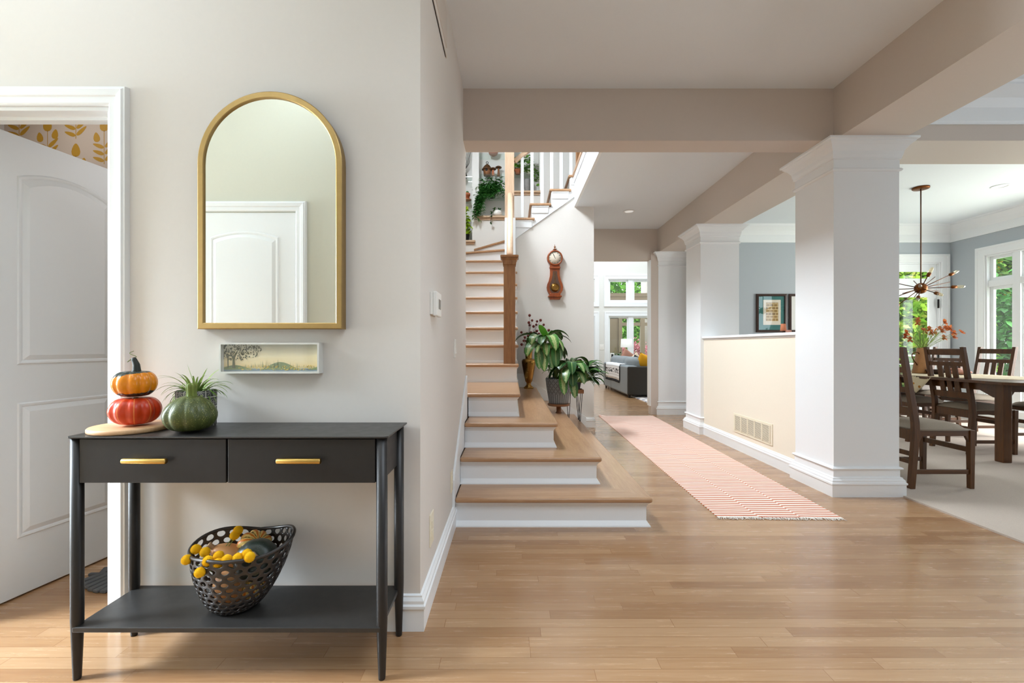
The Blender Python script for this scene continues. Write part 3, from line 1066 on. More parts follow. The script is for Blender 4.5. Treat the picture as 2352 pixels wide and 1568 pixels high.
# ------------------------------------------------------------------ windows
def glazed(name, label, cat, M, u0, u1, z0, z1, us, zs, depth=0.1, cas=CAS, sash=0.045, mull=0.05, four=True, bar_mat=None, skip=()):
    """opening with casing, jamb lining, mullions at us (vertical) / zs (horizontal), and one pane per cell"""
    bar_mat = bar_mat or M_TRIM
    c = M @ Vector(((u0 + u1) / 2, z0, 0))
    w = thing(name, label, cat, tuple(c), 0, None, 'structure')
    m = MB()
    casing(m, M, u0, u1, z0, z1, cas, four)
    m.build('window_casing', bar_mat, w)
    m = MB()
    m.M = M
    m.box(u0, u0 + 0.02, z0, z1, -depth, 0)
    m.box(u1 - 0.02, u1, z0, z1, -depth, 0)
    m.box(u0 + 0.02, u1 - 0.02, z1 - 0.02, z1, -depth, 0)
    m.box(u0 + 0.02, u1 - 0.02, z0, z0 + 0.02, -depth, 0)
    for u in us: m.box(u - mull / 2, u + mull / 2, z0, z1, -depth, -depth * 0.15)
    for z in zs: m.box(u0, u1, z - mull / 2, z + mull / 2, -depth * 0.98, -depth * 0.17)
    m.build('window_frame', bar_mat, w, bevel=0.003)
    U = [u0 + 0.02 - mull / 2] + list(us) + [u1 - 0.02 + mull / 2]
    Z = [z0 + 0.02 - mull / 2] + list(zs) + [z1 - 0.02 + mull / 2]
    for i in range(len(U) - 1):
        for j in range(len(Z) - 1):
            a, b = U[i] + mull / 2, U[i + 1] - mull / 2
            c0, d0 = Z[j] + mull / 2, Z[j + 1] - mull / 2
            m = MB(); m.M = M
            for q in ((a, a + sash, c0, d0), (b - sash, b, c0, d0), (a + sash, b - sash, c0, c0 + sash), (a + sash, b - sash, d0 - sash, d0)):
                m.box(q[0], q[1], q[2], q[3], -depth * 0.8, -depth * 0.45)
            sa = m.build('sash', bar_mat, w, bevel=0.003)
            m = MB(); m.M = M
            m.box(a + sash - 0.005, b - sash + 0.005, c0 + sash - 0.005, d0 - sash + 0.005, -depth * 0.66, -depth * 0.6)
            g = m.build('pane', M_GLASS, w)
    return w


CASW = [(0, 0), (0, 0.02), (0.01, 0.026), (0.09, 0.026), (0.1, 0.034), (0.125, 0.034), (0.13, 0.0)]
glazed('window_1', 'white framed upper living room window above the sofa', 'window', face_xz(YL), WU[0], WU[1], WU[2], WU[3], [XA(1449, YL), 4.3], [], 0.12, CASW, 0.05, 0.14)
glazed('window_2', 'tall white framed lower living room window behind the sofa', 'window', face_xz(YL), WL[0], WL[1], WL[2], WL[3], [XA(1449, YL), 4.3], [], 0.12, CASW, 0.03, 0.14)
m = MB()
casing(m, face_xz(YL), 1.7, XA(1366, YL), ZA(694, YL), ZA(641, YL), CASW, True)
casing(m, face_xz(YL), 1.7, XA(1366, YL), 0.0, ZA(726, YL), CASW, False)
struct('trim_9', m, M_TRIM, 'white casings at the left of the living room wall', 'trim')
m = MB()
m.box(1.7, XA(1366, YL), YL - 0.01, YL - 0.002, 0.0, ZA(726, YL))
struct('door_3', m, M_DOOR, 'pale door at the far left of the living room wall', 'door')

# patio door with transom in the far dining wall
CASD = [(0, 0), (0, 0.016), (0.012, 0.022), (0.09, 0.022), (0.1, 0.03), (0.128, 0.03), (0.134, 0.0)]
pd = glazed('door_4', 'white glazed patio door with transom in dining room corner', 'door', face_xz(YD), DOORP[0], DOORP[1], 0.012, DOORP[3], [], [2.06], 0.1, CASD, 0.12, 0.06, False)
m = MB()
for zz in (1.80, 0.95, 0.25):
    m.tube([(6.82, YD - 0.008, zz - 0.07), (6.82, YD - 0.008, zz + 0.07)], 0.014, 8)
m.build('hinge', M_BLACK, pd)
# broad window in the right wall
glazed('window_3', 'large white framed window in right dining room wall', 'window', face_yz(XR), WINR[0], WINR[1], WINR[2], WINR[3], [5.5, 6.34], [2.04], 0.11, CASD, 0.045, 0.09, True)

# ------------------------------------------------------------------ outdoors
struct('lawn', MB().box(-6, 40, 7.7, 40, -0.5, -0.4).box(7.3, 40, -10, 7.7, -0.5, -0.4), M_LAWN, 'green lawn outside the windows', 'lawn')


def bush(name, label, c, rx, ry, rz, n, ls, mat, trunk=False, seed=1, group=None, shell=0.55):
    rg = random.Random(seed)
    b = thing(name, label, 'tree' if trunk else 'shrub', (c[0], c[1], -0.4), 0, group)
    m = MB()
    for i in range(n):
        th = rg.uniform(0, 2 * PI); ph = math.acos(rg.uniform(-1, 1))
        k = rg.uniform(shell, 1.0)
        k *= 1 + 0.16 * math.sin(5 * th + seed) * math.sin(4 * ph)
        p = (c[0] + rx * k * math.sin(ph) * math.cos(th), c[1] + ry * k * math.sin(ph) * math.sin(th), c[2] + rz * k * math.cos(ph))
        if p[2] < -0.35: continue
        d = Vector((rg.gauss(0, 1), rg.gauss(-0.4, 1), rg.gauss(-0.1, 0.7)))
        L = ls * rg.uniform(0.6, 1.3)
        m.leaf(p, d, L, L * 0.75, 0.5, 2, 0.2, 'oval', rg.uniform(-1, 1))
    m.build('foliage', mat, b, recalc=False)
    m = MB()
    if trunk:
        m.tube([(c[0], c[1], -0.4), (c[0] + 0.1, c[1], c[2] * 0.5), (c[0], c[1], c[2])], [0.16, 0.13, 0.08], 10)
        m.build('trunk', M_BARK, b)
    else:
        for k in range(4):
            a = k * PI / 2 + 0.4
            m.tube([(c[0] + 0.1 * math.cos(a), c[1] + 0.1 * math.sin(a), -0.4), (c[0] + rx * 0.5 * math.cos(a), c[1] + ry * 0.5 * math.sin(a), c[2])], [0.03, 0.015], 6)
        m.build('stem', M_TWIG, b)
    return b


bush('garden_shrub', 'sunlit yellow green shrub filling the patio door glass', (9.2, 10.4, 1.2), 1.6, 0.8, 3.0, 26000, 0.125, M_HEDGE, False, 3, None, 0.35)
bush('garden_shrub', 'dark hedge leaves beyond the right dining window, low down', (12.0, 10.8, 0.4), 1.25, 1.0, 2.3, 12000, 0.14, M_FERN, False, 4)
bush('garden_tree', 'green and yellow autumn tree beyond the right dining window', (13.2, 13.2, 4.2), 1.9, 1.5, 2.5, 15000, 0.17, M_HEDGE2, True, 6)
bush('garden_tree', 'bright green tree filling the upper living room window', (6.0, 23.5, 4.0), 2.4, 1.5, 3.0, 11000, 0.24, M_GREENTREE, True, 8)
bush('garden_shrub', 'green shrub seen through the lower living room window', (5.5, 21.0, 1.0), 2.2, 0.7, 2.2, 8000, 0.18, M_GREENTREE, False, 9)
bush('flowering_shrub', 'pink flowering shrub outside the lower living room window', (4.95, 18.6, 0.5), 0.9, 0.5, 0.9, 4200, 0.075, M_PINK, False, 10)
m = MB()
m.tube([(5.75, 19.6, -0.4), (5.85, 19.6, 3.0), (5.8, 19.6, 8.0)], [0.30, 0.27, 0.24], 16)
tag(m.build('tree_trunk', M_BARK), 'thick pale tree trunk standing outside the living room windows', 'tree')
# deck railing beyond the patio door
rl = thing('deck_railing', 'white horizontal deck railing outside the patio door', 'railing', (6.9, 8.9, -0.4))
for zz in (0.62, 0.78, 0.94):
    MB().box(5.5, 8.6, 8.88, 8.92, zz - 0.012, zz + 0.012).build('rail', M_TRIM, rl)
for xx in (5.5, 8.55):
    MB().box(xx, xx + 0.06, 8.86, 8.94, -0.4, 1.0).build('post', M_TRIM, rl)
# sun porch behind the living room window
SP = thing('sun_porch', 'taupe framed sun porch behind the living room window', 'porch', (4.4, 16.6, -0.4))
m = MB()
m.box(2.4, 2.5, 13.6, 16.6, -0.4, 2.35)
m.box(2.5, XA(1427, 16.5), 16.5, 16.6, -0.4, 2.35)
m.box(2.5, 7.5, 16.5, 16.6, -0.4, 0.55)
m.box(2.5, 7.5, 16.5, 16.6, 2.12, 2.35)
m.build('porch_wall', M_TAUPE, SP)
m = MB()
for px, hw in ((1424.5, 0.065), (1450, 0.05), (1475.5, 0.075), (1503, 0.075)):
    x = XA(px, 16.5)
    m.box(x - hw, x + hw, 16.45, 16.55, 0.5, 2.2)
m.box(XA(1427, 16.5), 7.5, 16.46, 16.54, 1.86, 1.98)
m.build('porch_frame', M_TAUPE, SP)
m = MB()
m.box(2.3, 7.6, 16.6, 16.72, 2.12, 3.06)
for k in range(7): m.box(2.3, 7.6, 16.585, 16.6, 2.15 + k * 0.13, 2.26 + k * 0.13)
m.build('siding_band', M_ROOF, SP)

# ------------------------------------------------------------------ staircase
ST = thing('staircase', 'white and oak stairs with flared lower steps turning behind the wall', 'staircase', (0.25, 2.8, 0))
ZT = [0, 0.185, 0.37, 0.555, 0.742]
RY = [None, 2.84, 3.105, 3.39, 3.685]
NX = [None, 0.871, 0.610, 0.343, 0.0715]
TH = 0.032
YB = YC - 0.018
for k in range(1, 5):
    xr = NX[k] - 0.03
    back = YB if k < 4 else YB
    x0 = XS + 0.001 if k < 5 else -0.9
    H0, H1 = ZT[k - 1], ZT[k] - TH
    prof = [(0.022, H0), (0.02, H0 + 0.008), (0.004, H0 + 0.03), (0.0, H0 + 0.034), (0, H1 - 0.03), (0.003, H1 - 0.028), (0.006, H1 - 0.018), (0.018, H1 - 0.006), (0.02, H1)]
    MB().sweep([(XS + 0.014, RY[k]), (xr, RY[k]), (xr, back)], prof, side=1).build('riser', M_TRIM, ST)
    # tread: L shaped, mitred, with rounded nose
    ny = RY[k] - 0.04
    m = MB()
    z0, z1 = ZT[k] - TH, ZT[k]
    if k < 4:
        iy, ix = RY[k + 1] + 0.01, NX[k + 1] - 0.04
        pts = [(XS + 0.014, ny), (NX[k], ny), (NX[k], YB), (ix, YB), (ix, iy), (XS + 0.014, iy)]
        v = [(x, y, z) for z in (z0, z1) for x, y in pts]
        m.add(v, [])
        m.f += [[6, 7, 10, 11], [0, 5, 4, 1], [0, 1, 7, 6], [3, 9, 10, 4][::-1], [4, 10, 11, 5][::-1], [5, 11, 6, 0][::-1]]
        m.m += [0] * 6
        m.f += [[7, 8, 9, 10], [1, 4, 3, 2], [1, 2, 8, 7], [2, 3, 9, 8]]
        m.m += [1] * 4
        m.sm += [False] * 10
        m.uv += [None] * 10
    else:
        m.prism([(XS + 0.014, ny), (NX[k], ny), (NX[k], 4.80), (-0.98, 4.80), (-0.98, YE + 0.005), (XS + 0.014, YE + 0.005)], 'z', z0, z1)
    m.build('tread', [M_OAKX, M_OAKY], ST, bevel=0.013, seg=3)
# upper part of the straight flight
XF = 0.055
zk, yk = 0.935, 4.79
z_prev = ZT[4]
flight = []
for k in range(5, 13):
    flight.append((zk, yk, z_prev))
    z_prev = zk
    zk += 0.2025
    yk += 0.25
for i, (z, y, zp) in enumerate(flight):
    prof = [(0.012, zp), (0.012, zp + 0.02), (0.0, zp + 0.024), (0, z - TH - 0.02), (0.016, z - TH - 0.004), (0.016, z - TH)]
    yb = min(y + 0.6, YN - 0.01)
    MB().sweep([(-0.98, y), (XF, y), (XF, min(y + 0.9, YN - 0.05))], prof, side=1).build('riser', M_TRIM, ST)
    MB().box(-0.98, XF + 0.022, y - 0.038, min(y + 0.27, YN - 0.02), z - TH, z).build('tread', M_OAKX, ST, bevel=0.012, seg=3)
# winders
for (z, a, b, zp) in ((2.545, (-0.98, 6.97), (0.03, 6.60), 2.352), (2.72, (-0.62, 7.47), (0.0, 6.72), 2.545)):
    m = MB()
    q = [(a[0], a[1]), (b[0], b[1]), (b[0], YN - 0.01), (a[0], YN - 0.01)]
    m.prism([(p[0], p[1] + 0.03) for p in q[:2]] + q[2:], 'z', zp, z - TH)
    m.build('riser', M_TRIM, ST)
    m = MB()
    m.prism(q, 'z', z - TH, z)
    m.build('tread', M_OAKX, ST, bevel=0.012, seg=3)
# upper flight along the clock wall
UX = [0.018, 0.245, 0.52, 0.777]
UZ = [2.884, 3.082, 3.279, 3.470]
for i in range(4):
    x1 = UX[i] + 0.30
    m = MB()
    m.box(UX[i] + 0.03, UX[i] + 0.05, YC - 0.015, YN - 0.01, UZ[i] - 0.2, UZ[i] - TH)
    m.box(UX[i] + 0.03, x1 - 0.04, YC - 0.035, YC - 0.02, UZ[i] - 0.13, UZ[i] - TH)
    m.box(UX[i] + 0.035, x1 - 0.03, YC - 0.045, YC - 0.02, UZ[i] - TH - 0.018, UZ[i] - TH)
    m.build('riser', M_TRIM, ST, bevel=0.003)
    MB().box(UX[i], x1 if i < 3 else 0.87, YC - 0.06, YN - 0.01, UZ[i] - TH, UZ[i]).build('tread', M_OAKY, ST, bevel=0.012, seg=3)
m = MB()
poly = [(-0.005, 2.3), (0.054, 2.3), (0.054, 2.602), (0.905, 3.205), (0.905, 3.43), (0.80, 3.43), (0.80, 3.24), (0.545, 3.24), (0.545, 3.04), (0.275, 3.04), (0.275, 2.85), (-0.005, 2.85)]
m.prism(poly, 'y', YC - 0.02, YC + 0.001)
m.build('stringer', M_TRIM, ST, bevel=0.003)
MB().box(0.054, 0.92, YC + 0.12, YN - 0.01, 2.3, 2.8).build('soffit', M_TRIM, ST)
# raked skirt on the near wall
m = MB()
m.prism([(2.78, 0), (2.84, 0), (2.84, 0.185), (3.1, 0.185), (3.1, 0.37), (3.39, 0.37), (3.39, 0.555), (3.58, 0.555), (3.58, 0.89), (3.53, 0.86), (2.80, 0.335), (2.78, 0.30)], 'x', XS, XS + 0.014)
m.build('skirt_board', M_TRIM, ST, bevel=0.002)
# newel at the foot of the flight
NXC, NYC = -0.022, 4.875
m = MB()
m.box(NXC - 0.062, NXC + 0.062, NYC - 0.062, NYC + 0.062, 0.935, 2.03)
nw = m.build('newel_post', M_OAKZ, ST, bevel=0.003)
ring = [(NXC - 0.062, NYC - 0.062), (NXC - 0.062, NYC + 0.062), (NXC + 0.062, NYC + 0.062), (NXC + 0.062, NYC - 0.062)]
m = MB()
m.sweep(ring, [(0, 1.98), (0.008, 1.985), (0.008, 2.0), (0.012, 2.03), (0.024, 2.05), (0.024, 2.058), (0.034, 2.062), (0.034, 2.078), (-0.06, 2.085)], closed=True, side=-1)
m.box(NXC - 0.09, NXC + 0.09, NYC - 0.09, NYC + 0.09, 2.064, 2.083)
m.build('newel_cap', M_OAKZ, ST)
# tall newel at the turn: white below, oak above
MB().box(-0.093, 0.054, 6.16, 6.29, 2.1, 2.86).build('newel_pedestal', M_TRIM, ST, bevel=0.003)
MB().box(-0.09, 0.036, 6.165, 6.29, 2.86, 4.3).build('newel_post', M_OAKPALE, ST, bevel=0.004)
m = MB()
m.smooth = True
hr = [(-0.036, 0.0), (-0.03, 0.024), (0, 0.032), (0.03, 0.024), (0.036, 0.0), (0.03, -0.028), (-0.03, -0.028)]
pts = [(4.90, 2.10), (5.6, 2.62), (6.17, 3.17)]
v = []
for (y, z) in pts:
    v += [(-0.018 + a, y - b * 0.5, z + b) for a, b in hr]
f = [(i * 7 + j, i * 7 + (j + 1) % 7, (i + 1) * 7 + (j + 1) % 7, (i + 1) * 7 + j) for i in range(2) for j in range(7)] + [tuple(range(7)), tuple(range(14, 21))]
m.add(v, f)
m.build('handrail', M_OAKPALE, ST)
m = MB()
for k in range(9):
    y = 5.0 + k * 0.13
    z0 = 0.935 + 0.2025 * math.floor((y - 4.75) / 0.25)
    b_ = MB().box(-0.034, -0.006, y - 0.014, y + 0.014, z0, 2.10 + (y - 4.9) * 0.80)
    b_.build('baluster', M_TRIM, ST)
for px, zi in ((1199.5, 0), (1222, 1), (1245, 1), (1267, 2), (1289, 2), (1311.5, 3)):
    x = XA(px, 6.26)
    MB().box(x - 0.021, x + 0.021, 6.24, 6.28, UZ[zi], 4.4).build('baluster', M_TRIM, ST, bevel=0.002)
m = MB()
m.bar((0.036, 6.26, 3.66), (0.80, 6.26, 4.25), 0.06, 0.06)
m.build('handrail', M_OAKPALE, ST, bevel=0.012)
MB().box(XA(1323, 6.2), XA(1334, 6.2), 6.17, 6.24, 3.47, 4.6).build('newel_post', M_OAKZ, ST, bevel=0.003)

# niche sills
for i, (a, b) in enumerate(((-0.99, XA(1092, YN)), (XA(1096, YN), 0.0), (0.01, XA(1242, YN)))):
    z = NICHES[i][2]
    struct('trim_%d' % (10 + i), MB().box(a, b, YN - 0.05, YN + 0.05, z - 0.03, z + 0.004).box(a + 0.02, b - 0.02, YN - 0.025, YN, z - 0.06, z - 0.03), M_SILL,
           'oak sill of the %s shelf niche' % ('left', 'middle', 'right')[i], 'sill', bevel=0.006)
SHELF = {}
for nm, i, z in (('a', 1, 4.30), ('b', 1, 3.965), ('c', 1, 3.60), ('d', 0, 3.92), ('e', 0, 3.55), ('f', 2, 3.985), ('g', 2, 4.5)):
    n0 = NICHES[i]
    txt = {'a': 'clear glass shelf under the pink bowl', 'b': 'clear glass shelf under the birdhouse', 'c': 'clear glass shelf under the large fern',
           'd': 'upper clear glass shelf in the left niche', 'e': 'clear glass shelf under the terracotta pot', 'f': 'clear glass shelf in right niche under the trailing plant', 'g': 'top clear glass shelf in the right niche'}[nm]
    tag(MB().box(n0[0], n0[1], YN + 0.004, YN + 0.229, z - 0.01, z).build('glass_shelf', M_SHELF), txt, 'shelf', 'glass niche shelves')

# ------------------------------------------------------------------ wall fittings
def outlet(name, label, cat, y0, y1, z0, z1, mat, kind):
    o = thing(name, label, cat, (XS, (y0 + y1) / 2, z0))
    MB().box(XS, XS + 0.006, y0, y1, z0, z1).build('cover_plate', mat, o, bevel=0.002)
    yc, zc, hh = (y0 + y1) / 2, (z0 + z1) / 2, (z1 - z0)
    if kind == 'rocker':
        m = MB()
        m.hexa([(XS + 0.006, yc - 0.017, zc - 0.034), (XS + 0.006, yc + 0.017, zc - 0.034), (XS + 0.006, yc + 0.017, zc + 0.034), (XS + 0.006, yc - 0.017, zc + 0.034)],
               [(XS + 0.013, yc - 0.016, zc - 0.033), (XS + 0.013, yc + 0.016, zc - 0.033), (XS + 0.008, yc + 0.016, zc + 0.033), (XS + 0.008, yc - 0.016, zc + 0.033)])
        m.build('rocker', mat, o)
    else:
        for s_ in (-1, 1):
            r_ = MB().box(XS + 0.006, XS + 0.009, yc - 0.017, yc + 0.017, zc + s_ * 0.021 - 0.015, zc + s_ * 0.021 + 0.015).build('receptacle', mat, o, bevel=0.001)
            sl = MB()
            for dy in (-0.006, 0.006): sl.box(XS + 0.009, XS + 0.0095, yc + dy - 0.001, yc + dy + 0.001, zc + s_ * 0.021 - 0.004, zc + s_ * 0.021 + 0.006)
            k_ = sl.build('slot', M_DARKSLOT, r_, local=False) if False else None
    return o


outlet('light_switch', 'white rocker light switch on greige wall before the stairs', 'switch', 2.845, 2.925, 1.048, 1.165, M_PLASTIC, 'rocker')
outlet('power_outlet', 'ivory power outlet low on side wall nearest the console', 'outlet', 2.0, 2.085, 0.235, 0.375, M_IVORY, 'duplex')
outlet('power_outlet', 'ivory power outlet low on side wall nearest the first step', 'outlet', 2.69, 2.765, 0.25, 0.375, M_IVORY, 'duplex')
o = thing('thermostat', 'white box thermostat on greige side wall above the outlet', 'thermostat', (XS, 2.09, 1.255))
MB().box(XS, XS + 0.012, 2.02, 2.16, 1.262, 1.362).build('back_plate', M_PLASTIC, o, bevel=0.002)
MB().box(XS + 0.012, XS + 0.03, 2.024, 2.156, 1.256, 1.366).build('body', M_PLASTIC, o, bevel=0.004)
MB().box(XS + 0.03, XS + 0.031, 2.075, 2.135, 1.29, 1.335).build('screen', paint('thermostat_screen', (120, 122, 116), 0.2, 0, 0), o)
# grille high on the side wall
o = thing('wall_vent', 'long painted return vent high on the greige side wall', 'vent', (XS, 2.05, 2.70))
MB().box(XS, XS + 0.008, 1.86, 2.50, 2.70, 2.95).build('frame', M_WALL, o, bevel=0.002)
m = MB()
for k in range(18): m.box(XS + 0.008, XS + 0.014, 1.90, 2.46, 2.73 + k * 0.011, 2.736 + k * 0.011)
m.build('louvers', M_WALL, o)
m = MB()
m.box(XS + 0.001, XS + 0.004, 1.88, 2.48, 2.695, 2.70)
m.build('painted_shadow_strip', M_DARKSLOT, o)  # solid dark strip painting a shadow line under the vent frame
# floor level register on the half wall
o = thing('wall_register', 'cream louvered vent grille low on the half wall', 'vent', (2.45, 4.64, 0.185))
GX = 2.45
MB().box(GX - 0.008, GX, 4.265, 5.01, 0.185, 0.388).build('frame', M_IVORY, o, bevel=0.002)
MB().box(GX - 0.009, GX - 0.0082, 4.30, 4.975, 0.212, 0.362).build('duct', M_DARKSLOT, o)
m = MB()
for k in range(15): m.box(GX - 0.013, GX - 0.009, 4.30, 4.975, 0.213 + k * 0.01, 0.2185 + k * 0.01)
for k in range(6):
    y = 4.30 + k * 0.135
    m.box(GX - 0.0145, GX - 0.009, y - 0.008, y + 0.008, 0.205, 0.37)
m.build('louvers', M_IVORY, o)
# double switch in the living room
o = thing('light_switch', 'white double light switch on the living room wall', 'switch', (XA(1382, YL), YL, ZA(803, YL)))
xs = XA(1382, YL)
MB().box(xs - 0.065, xs + 0.065, YL - 0.008, YL, ZA(803, YL), ZA(791, YL)).build('cover_plate', M_PLASTIC, o, bevel=0.002)
for s_ in (-1, 1): MB().box(xs + s_ * 0.025 - 0.014, xs + s_ * 0.025 + 0.014, YL - 0.014, YL - 0.008, ZA(799, YL), ZA(794.5, YL)).build('rocker', M_PLASTIC, o)


def downlight(label, x, y):
    o = thing('recessed_downlight', label, 'ceiling light', (x, y, CEIL - 0.008), 0, 'recessed downlights')
    MB().lathe([(0.062, CEIL - 0.002), (0.064, CEIL - 0.008), (0.084, CEIL - 0.008), (0.088, CEIL), (0.062, CEIL)], 28, (x, y, 0), caps=False).build('trim_ring', M_TRIM, o)
    MB().lathe([(0.0, CEIL - 0.003), (0.063, CEIL - 0.003), (0.063, CEIL), (0.0, CEIL)], 24, (x, y, 0)).build('lens', M_LENS, o)
    return o


yy = (CEIL - EYE) * FP / (HY - 485); downlight('round white recessed light in passage ceiling', XA(1445, yy), yy)
yy = (CEIL - EYE) * FP / (HY - 427); downlight('round white recessed light in dining room ceiling', XA(2297, yy), yy)

# ------------------------------------------------------------------ console table
CT = thing('console_table', 'dark bronze metal console with two drawers and low shelf', 'console table', (-0.95, 1.65, 0))
TY0, TY1, TX0, TX1, TZ = 1.51, 1.795, -1.484, -0.412, 0.82
m = MB()
m.prism([(TX0, TY0 + 0.012), (TX0 + 0.012, TY0), (TX1 - 0.012, TY0), (TX1, TY0 + 0.012), (TX1, TY1), (TX0, TY1)], 'z', TZ - 0.006, TZ)
m.build('tabletop', M_IRONTOP, CT, bevel=0.0015)
LEGS = [(-1.464, 1.534), (-0.437, 1.534), (-1.464, 1.766), (-0.437, 1.766)]
for x, y in LEGS:
    m = MB()
    m.lathe([(0.011, 0.0), (0.012, 0.006), (0.0185, 0.2), (0.0185, TZ - 0.006)], 20, (x, y, 0))
    lg = m.build('leg', M_IRON, CT)
m = MB()
m.box(-1.455, -0.446, 1.55, 1.76, TZ - 0.012, TZ - 0.006)
m.box(-0.452, -0.440, 1.545, 1.76, 0.662, TZ - 0.006)
m.box(-1.461, -1.449, 1.545, 1.76, 0.662, TZ - 0.006)
m.box(-1.455, -0.446, 1.752, 1.76, 0.662, TZ - 0.006)
m.box(-0.957, -0.947, 1.55, 1.755, 0.662, TZ - 0.006)
m.build('apron', M_IRON, CT, bevel=0.002)
m = MB()
m.box(-1.464, -0.437, 1.515, 1.785, 0.166, 0.1835)
m.build('shelf', M_IRONTOP, CT, bevel=0.003)
for (a, b) in ((-1.446, -0.955), (-0.949, -0.456)):
    d = MB().box(a, b, 1.522, 1.542, 0.663, TZ - 0.010).box(a + 0.01, b - 0.01, 1.542, 1.74, 0.67, TZ - 0.02).build('drawer', M_IRON, CT, bevel=0.002)
    hx = (a + b) / 2 - (0.012 if a < -1 else 0.0)
    m = MB()
    m.lathe([(0.0085, -0.072), (0.0095, -0.070), (0.0095, 0.070), (0.0085, 0.072)], 16, (hx, 1.502, 0.741), 'x')
    for s_ in (-1, 1): m.tube([(hx + s_ * 0.045, 1.505, 0.741), (hx + s_ * 0.045, 1.522, 0.741)], 0.004, 8)
    m.build('handle', M_BRASS, d, local=True)
    for o_ in (d.children[0],):
        o_.data.transform(Matrix.Translation(-Vector(CT['_o'])))

# ------------------------------------------------------------------ mirror and picture
MX, MZ0, MHW, MT = -0.937, 1.187, 0.280, 2.107
MR = thing('arched_mirror', 'tall arched wall mirror in slim gold frame above console', 'mirror', (MX, YW, MZ0))
ZS = MT - MHW


def archpath(hw, z0, zs, n=36):
    p = [(MX - hw, z0)]
    p += [(MX - hw * math.cos(PI * i / n), zs + hw * math.sin(PI * i / n)) for i in range(n + 1)]
    p += [(MX + hw, z0)]
    return p


m = MB()
m.M = face_xz(YW)
m.sweep(archpath(MHW, MZ0, ZS), [(0, 0), (0, 0.042), (0.003, 0.044), (0.021, 0.044), (0.024, 0.042), (0.024, 0.0)], closed=True, side=1)
m.build('frame', M_MFRAME, MR)
m = MB()
m.M = face_xz(YW)
ap = archpath(MHW - 0.022, MZ0 + 0.022, ZS)
k = len(ap)
m.add([(u, v, 0.036) for u, v in ap] + [(u, v, 0.002) for u, v in ap], [tuple(range(k)), tuple(range(2 * k - 1, k - 1, -1))] + [(i, (i + 1) % k, k + (i + 1) % k, k + i) for i in range(k)])
m.build('mirror_glass', M_MIRROR, MR)

PX0, PX1, PZ0, PZ1 = -1.135, -0.747, 1.0145, 1.134
PF = 0.04
pic = thing('landscape_picture', 'small wide landscape picture in pale box frame under mirror', 'picture', ((PX0 + PX1) / 2, YW, PZ0))
m = MB()
m.M = face_xz(YW)
m.sweep([(PX0, PZ0), (PX0, PZ1), (PX1, PZ1), (PX1, PZ0)], [(0, 0), (0, PF), (0.007, PF), (0.007, 0.0)], closed=True, side=1)
m.build('frame', M_SILVER, pic)
m = MB()
YPIC = YW - 0.02
x0, x1, z0, z1 = PX0 + 0.006, PX1 - 0.006, PZ0 + 0.006, PZ1 - 0.006
m.add([(x0, YPIC, z0), (x1, YPIC, z0), (x1, YPIC, z1), (x0, YPIC, z1)], [(0, 1, 2, 3)])
rg = random.Random(2)
eps = [0]


def flat(pts, mi, lay=1):
    m.mi = mi
    pts = [(min(max(a, x0), x1), min(max(b, z0), z1)) for a, b in pts]
    m.add([(a, YPIC - 0.0003 * lay, b) for a, b in pts], [tuple(range(len(pts)))])


flat([(x0, z0), (x1, z0), (x1, z0 + 0.014), (x0 + 0.2, z0 + 0.010), (x0, z0 + 0.016)], 3, 1)
hill = [(x0 + i * (x1 - x0) / 24, z0 + 0.016 + 0.010 * math.sin(i * 0.55) + 0.012 * math.exp(-((i - 14) / 4) ** 2)) for i in range(25)]
flat([(x0, z0 + 0.008)] + [(x1, z0 + 0.008)] + hill[::-1], 2, 2)
for k in range(90):
    bx = rg.uniform(x0 + 0.06, x1 - 0.02); h = rg.uniform(0.008, 0.034) * math.exp(-((bx - x0 - 0.2) / 0.12) ** 2)
    flat([(bx, z0 + 0.016), (bx + 0.0015, z0 + 0.016), (bx + rg.uniform(-0.004, 0.004), z0 + 0.018 + h)], 2, 3)
for k in range(120):
    bx = rg.uniform(x0 + 0.06, x1 - 0.03); bz = z0 + rg.uniform(0.006, 0.024)
    r_ = rg.uniform(0.001, 0.0024)
    flat([(bx + r_ * math.cos(a), bz + r_ * math.sin(a)) for a in (0, 1.2, 2.5, 3.8, 5.1)], 4, 4)
flat([(x0 + 0.034, z0 + 0.014), (x0 + 0.046, z0 + 0.014), (x0 + 0.043, z0 + 0.05), (x0 + 0.058, z0 + 0.085), (x0 + 0.037, z0 + 0.06), (x0 + 0.02, z0 + 0.085), (x0 + 0.036, z0 + 0.05)], 1, 5)
flat([(x0 + 0.016, z0 + 0.014), (x0 + 0.020, z0 + 0.014), (x0 + 0.019, z0 + 0.07), (x0 + 0.015, z0 + 0.07)], 1, 5)
for k in range(420):
    a = rg.uniform(0, 2 * PI); q = rg.uniform(0, 1) ** 0.6
    bx, bz = x0 + 0.055 + 0.095 * q * math.cos(a), z0 + 0.09 + 0.045 * q * math.sin(a) - 0.15 * max(0, -math.cos(a)) * 0.03
    if bz > z1: continue
    r_ = rg.uniform(0.0012, 0.0036)
    flat([(bx + r_ * math.cos(b), bz + r_ * math.sin(b)) for b in (0, 1.2, 2.5, 3.8, 5.1)], 1, 6)
m.build('print', [M_PSKY, M_PTREE, M_PGRASS, M_PWATER, M_PFLOWER], pic, recalc=False)
MB().box(x0, x1, YW - PF + 0.004, YW - PF + 0.006, z0, z1).build('glass_pane', M_GLASS, pic)

# ------------------------------------------------------------------ things on the console
m = MB()
m.lathe([(0.118, TZ), (0.122, TZ + 0.004), (0.122, TZ + 0.014), (0.118, TZ + 0.018)], 48, (-1.366, 1.636, 0))
tag(m.build('serving_board', M_BOARD), 'round pale wooden board under the stacked pumpkins', 'board')


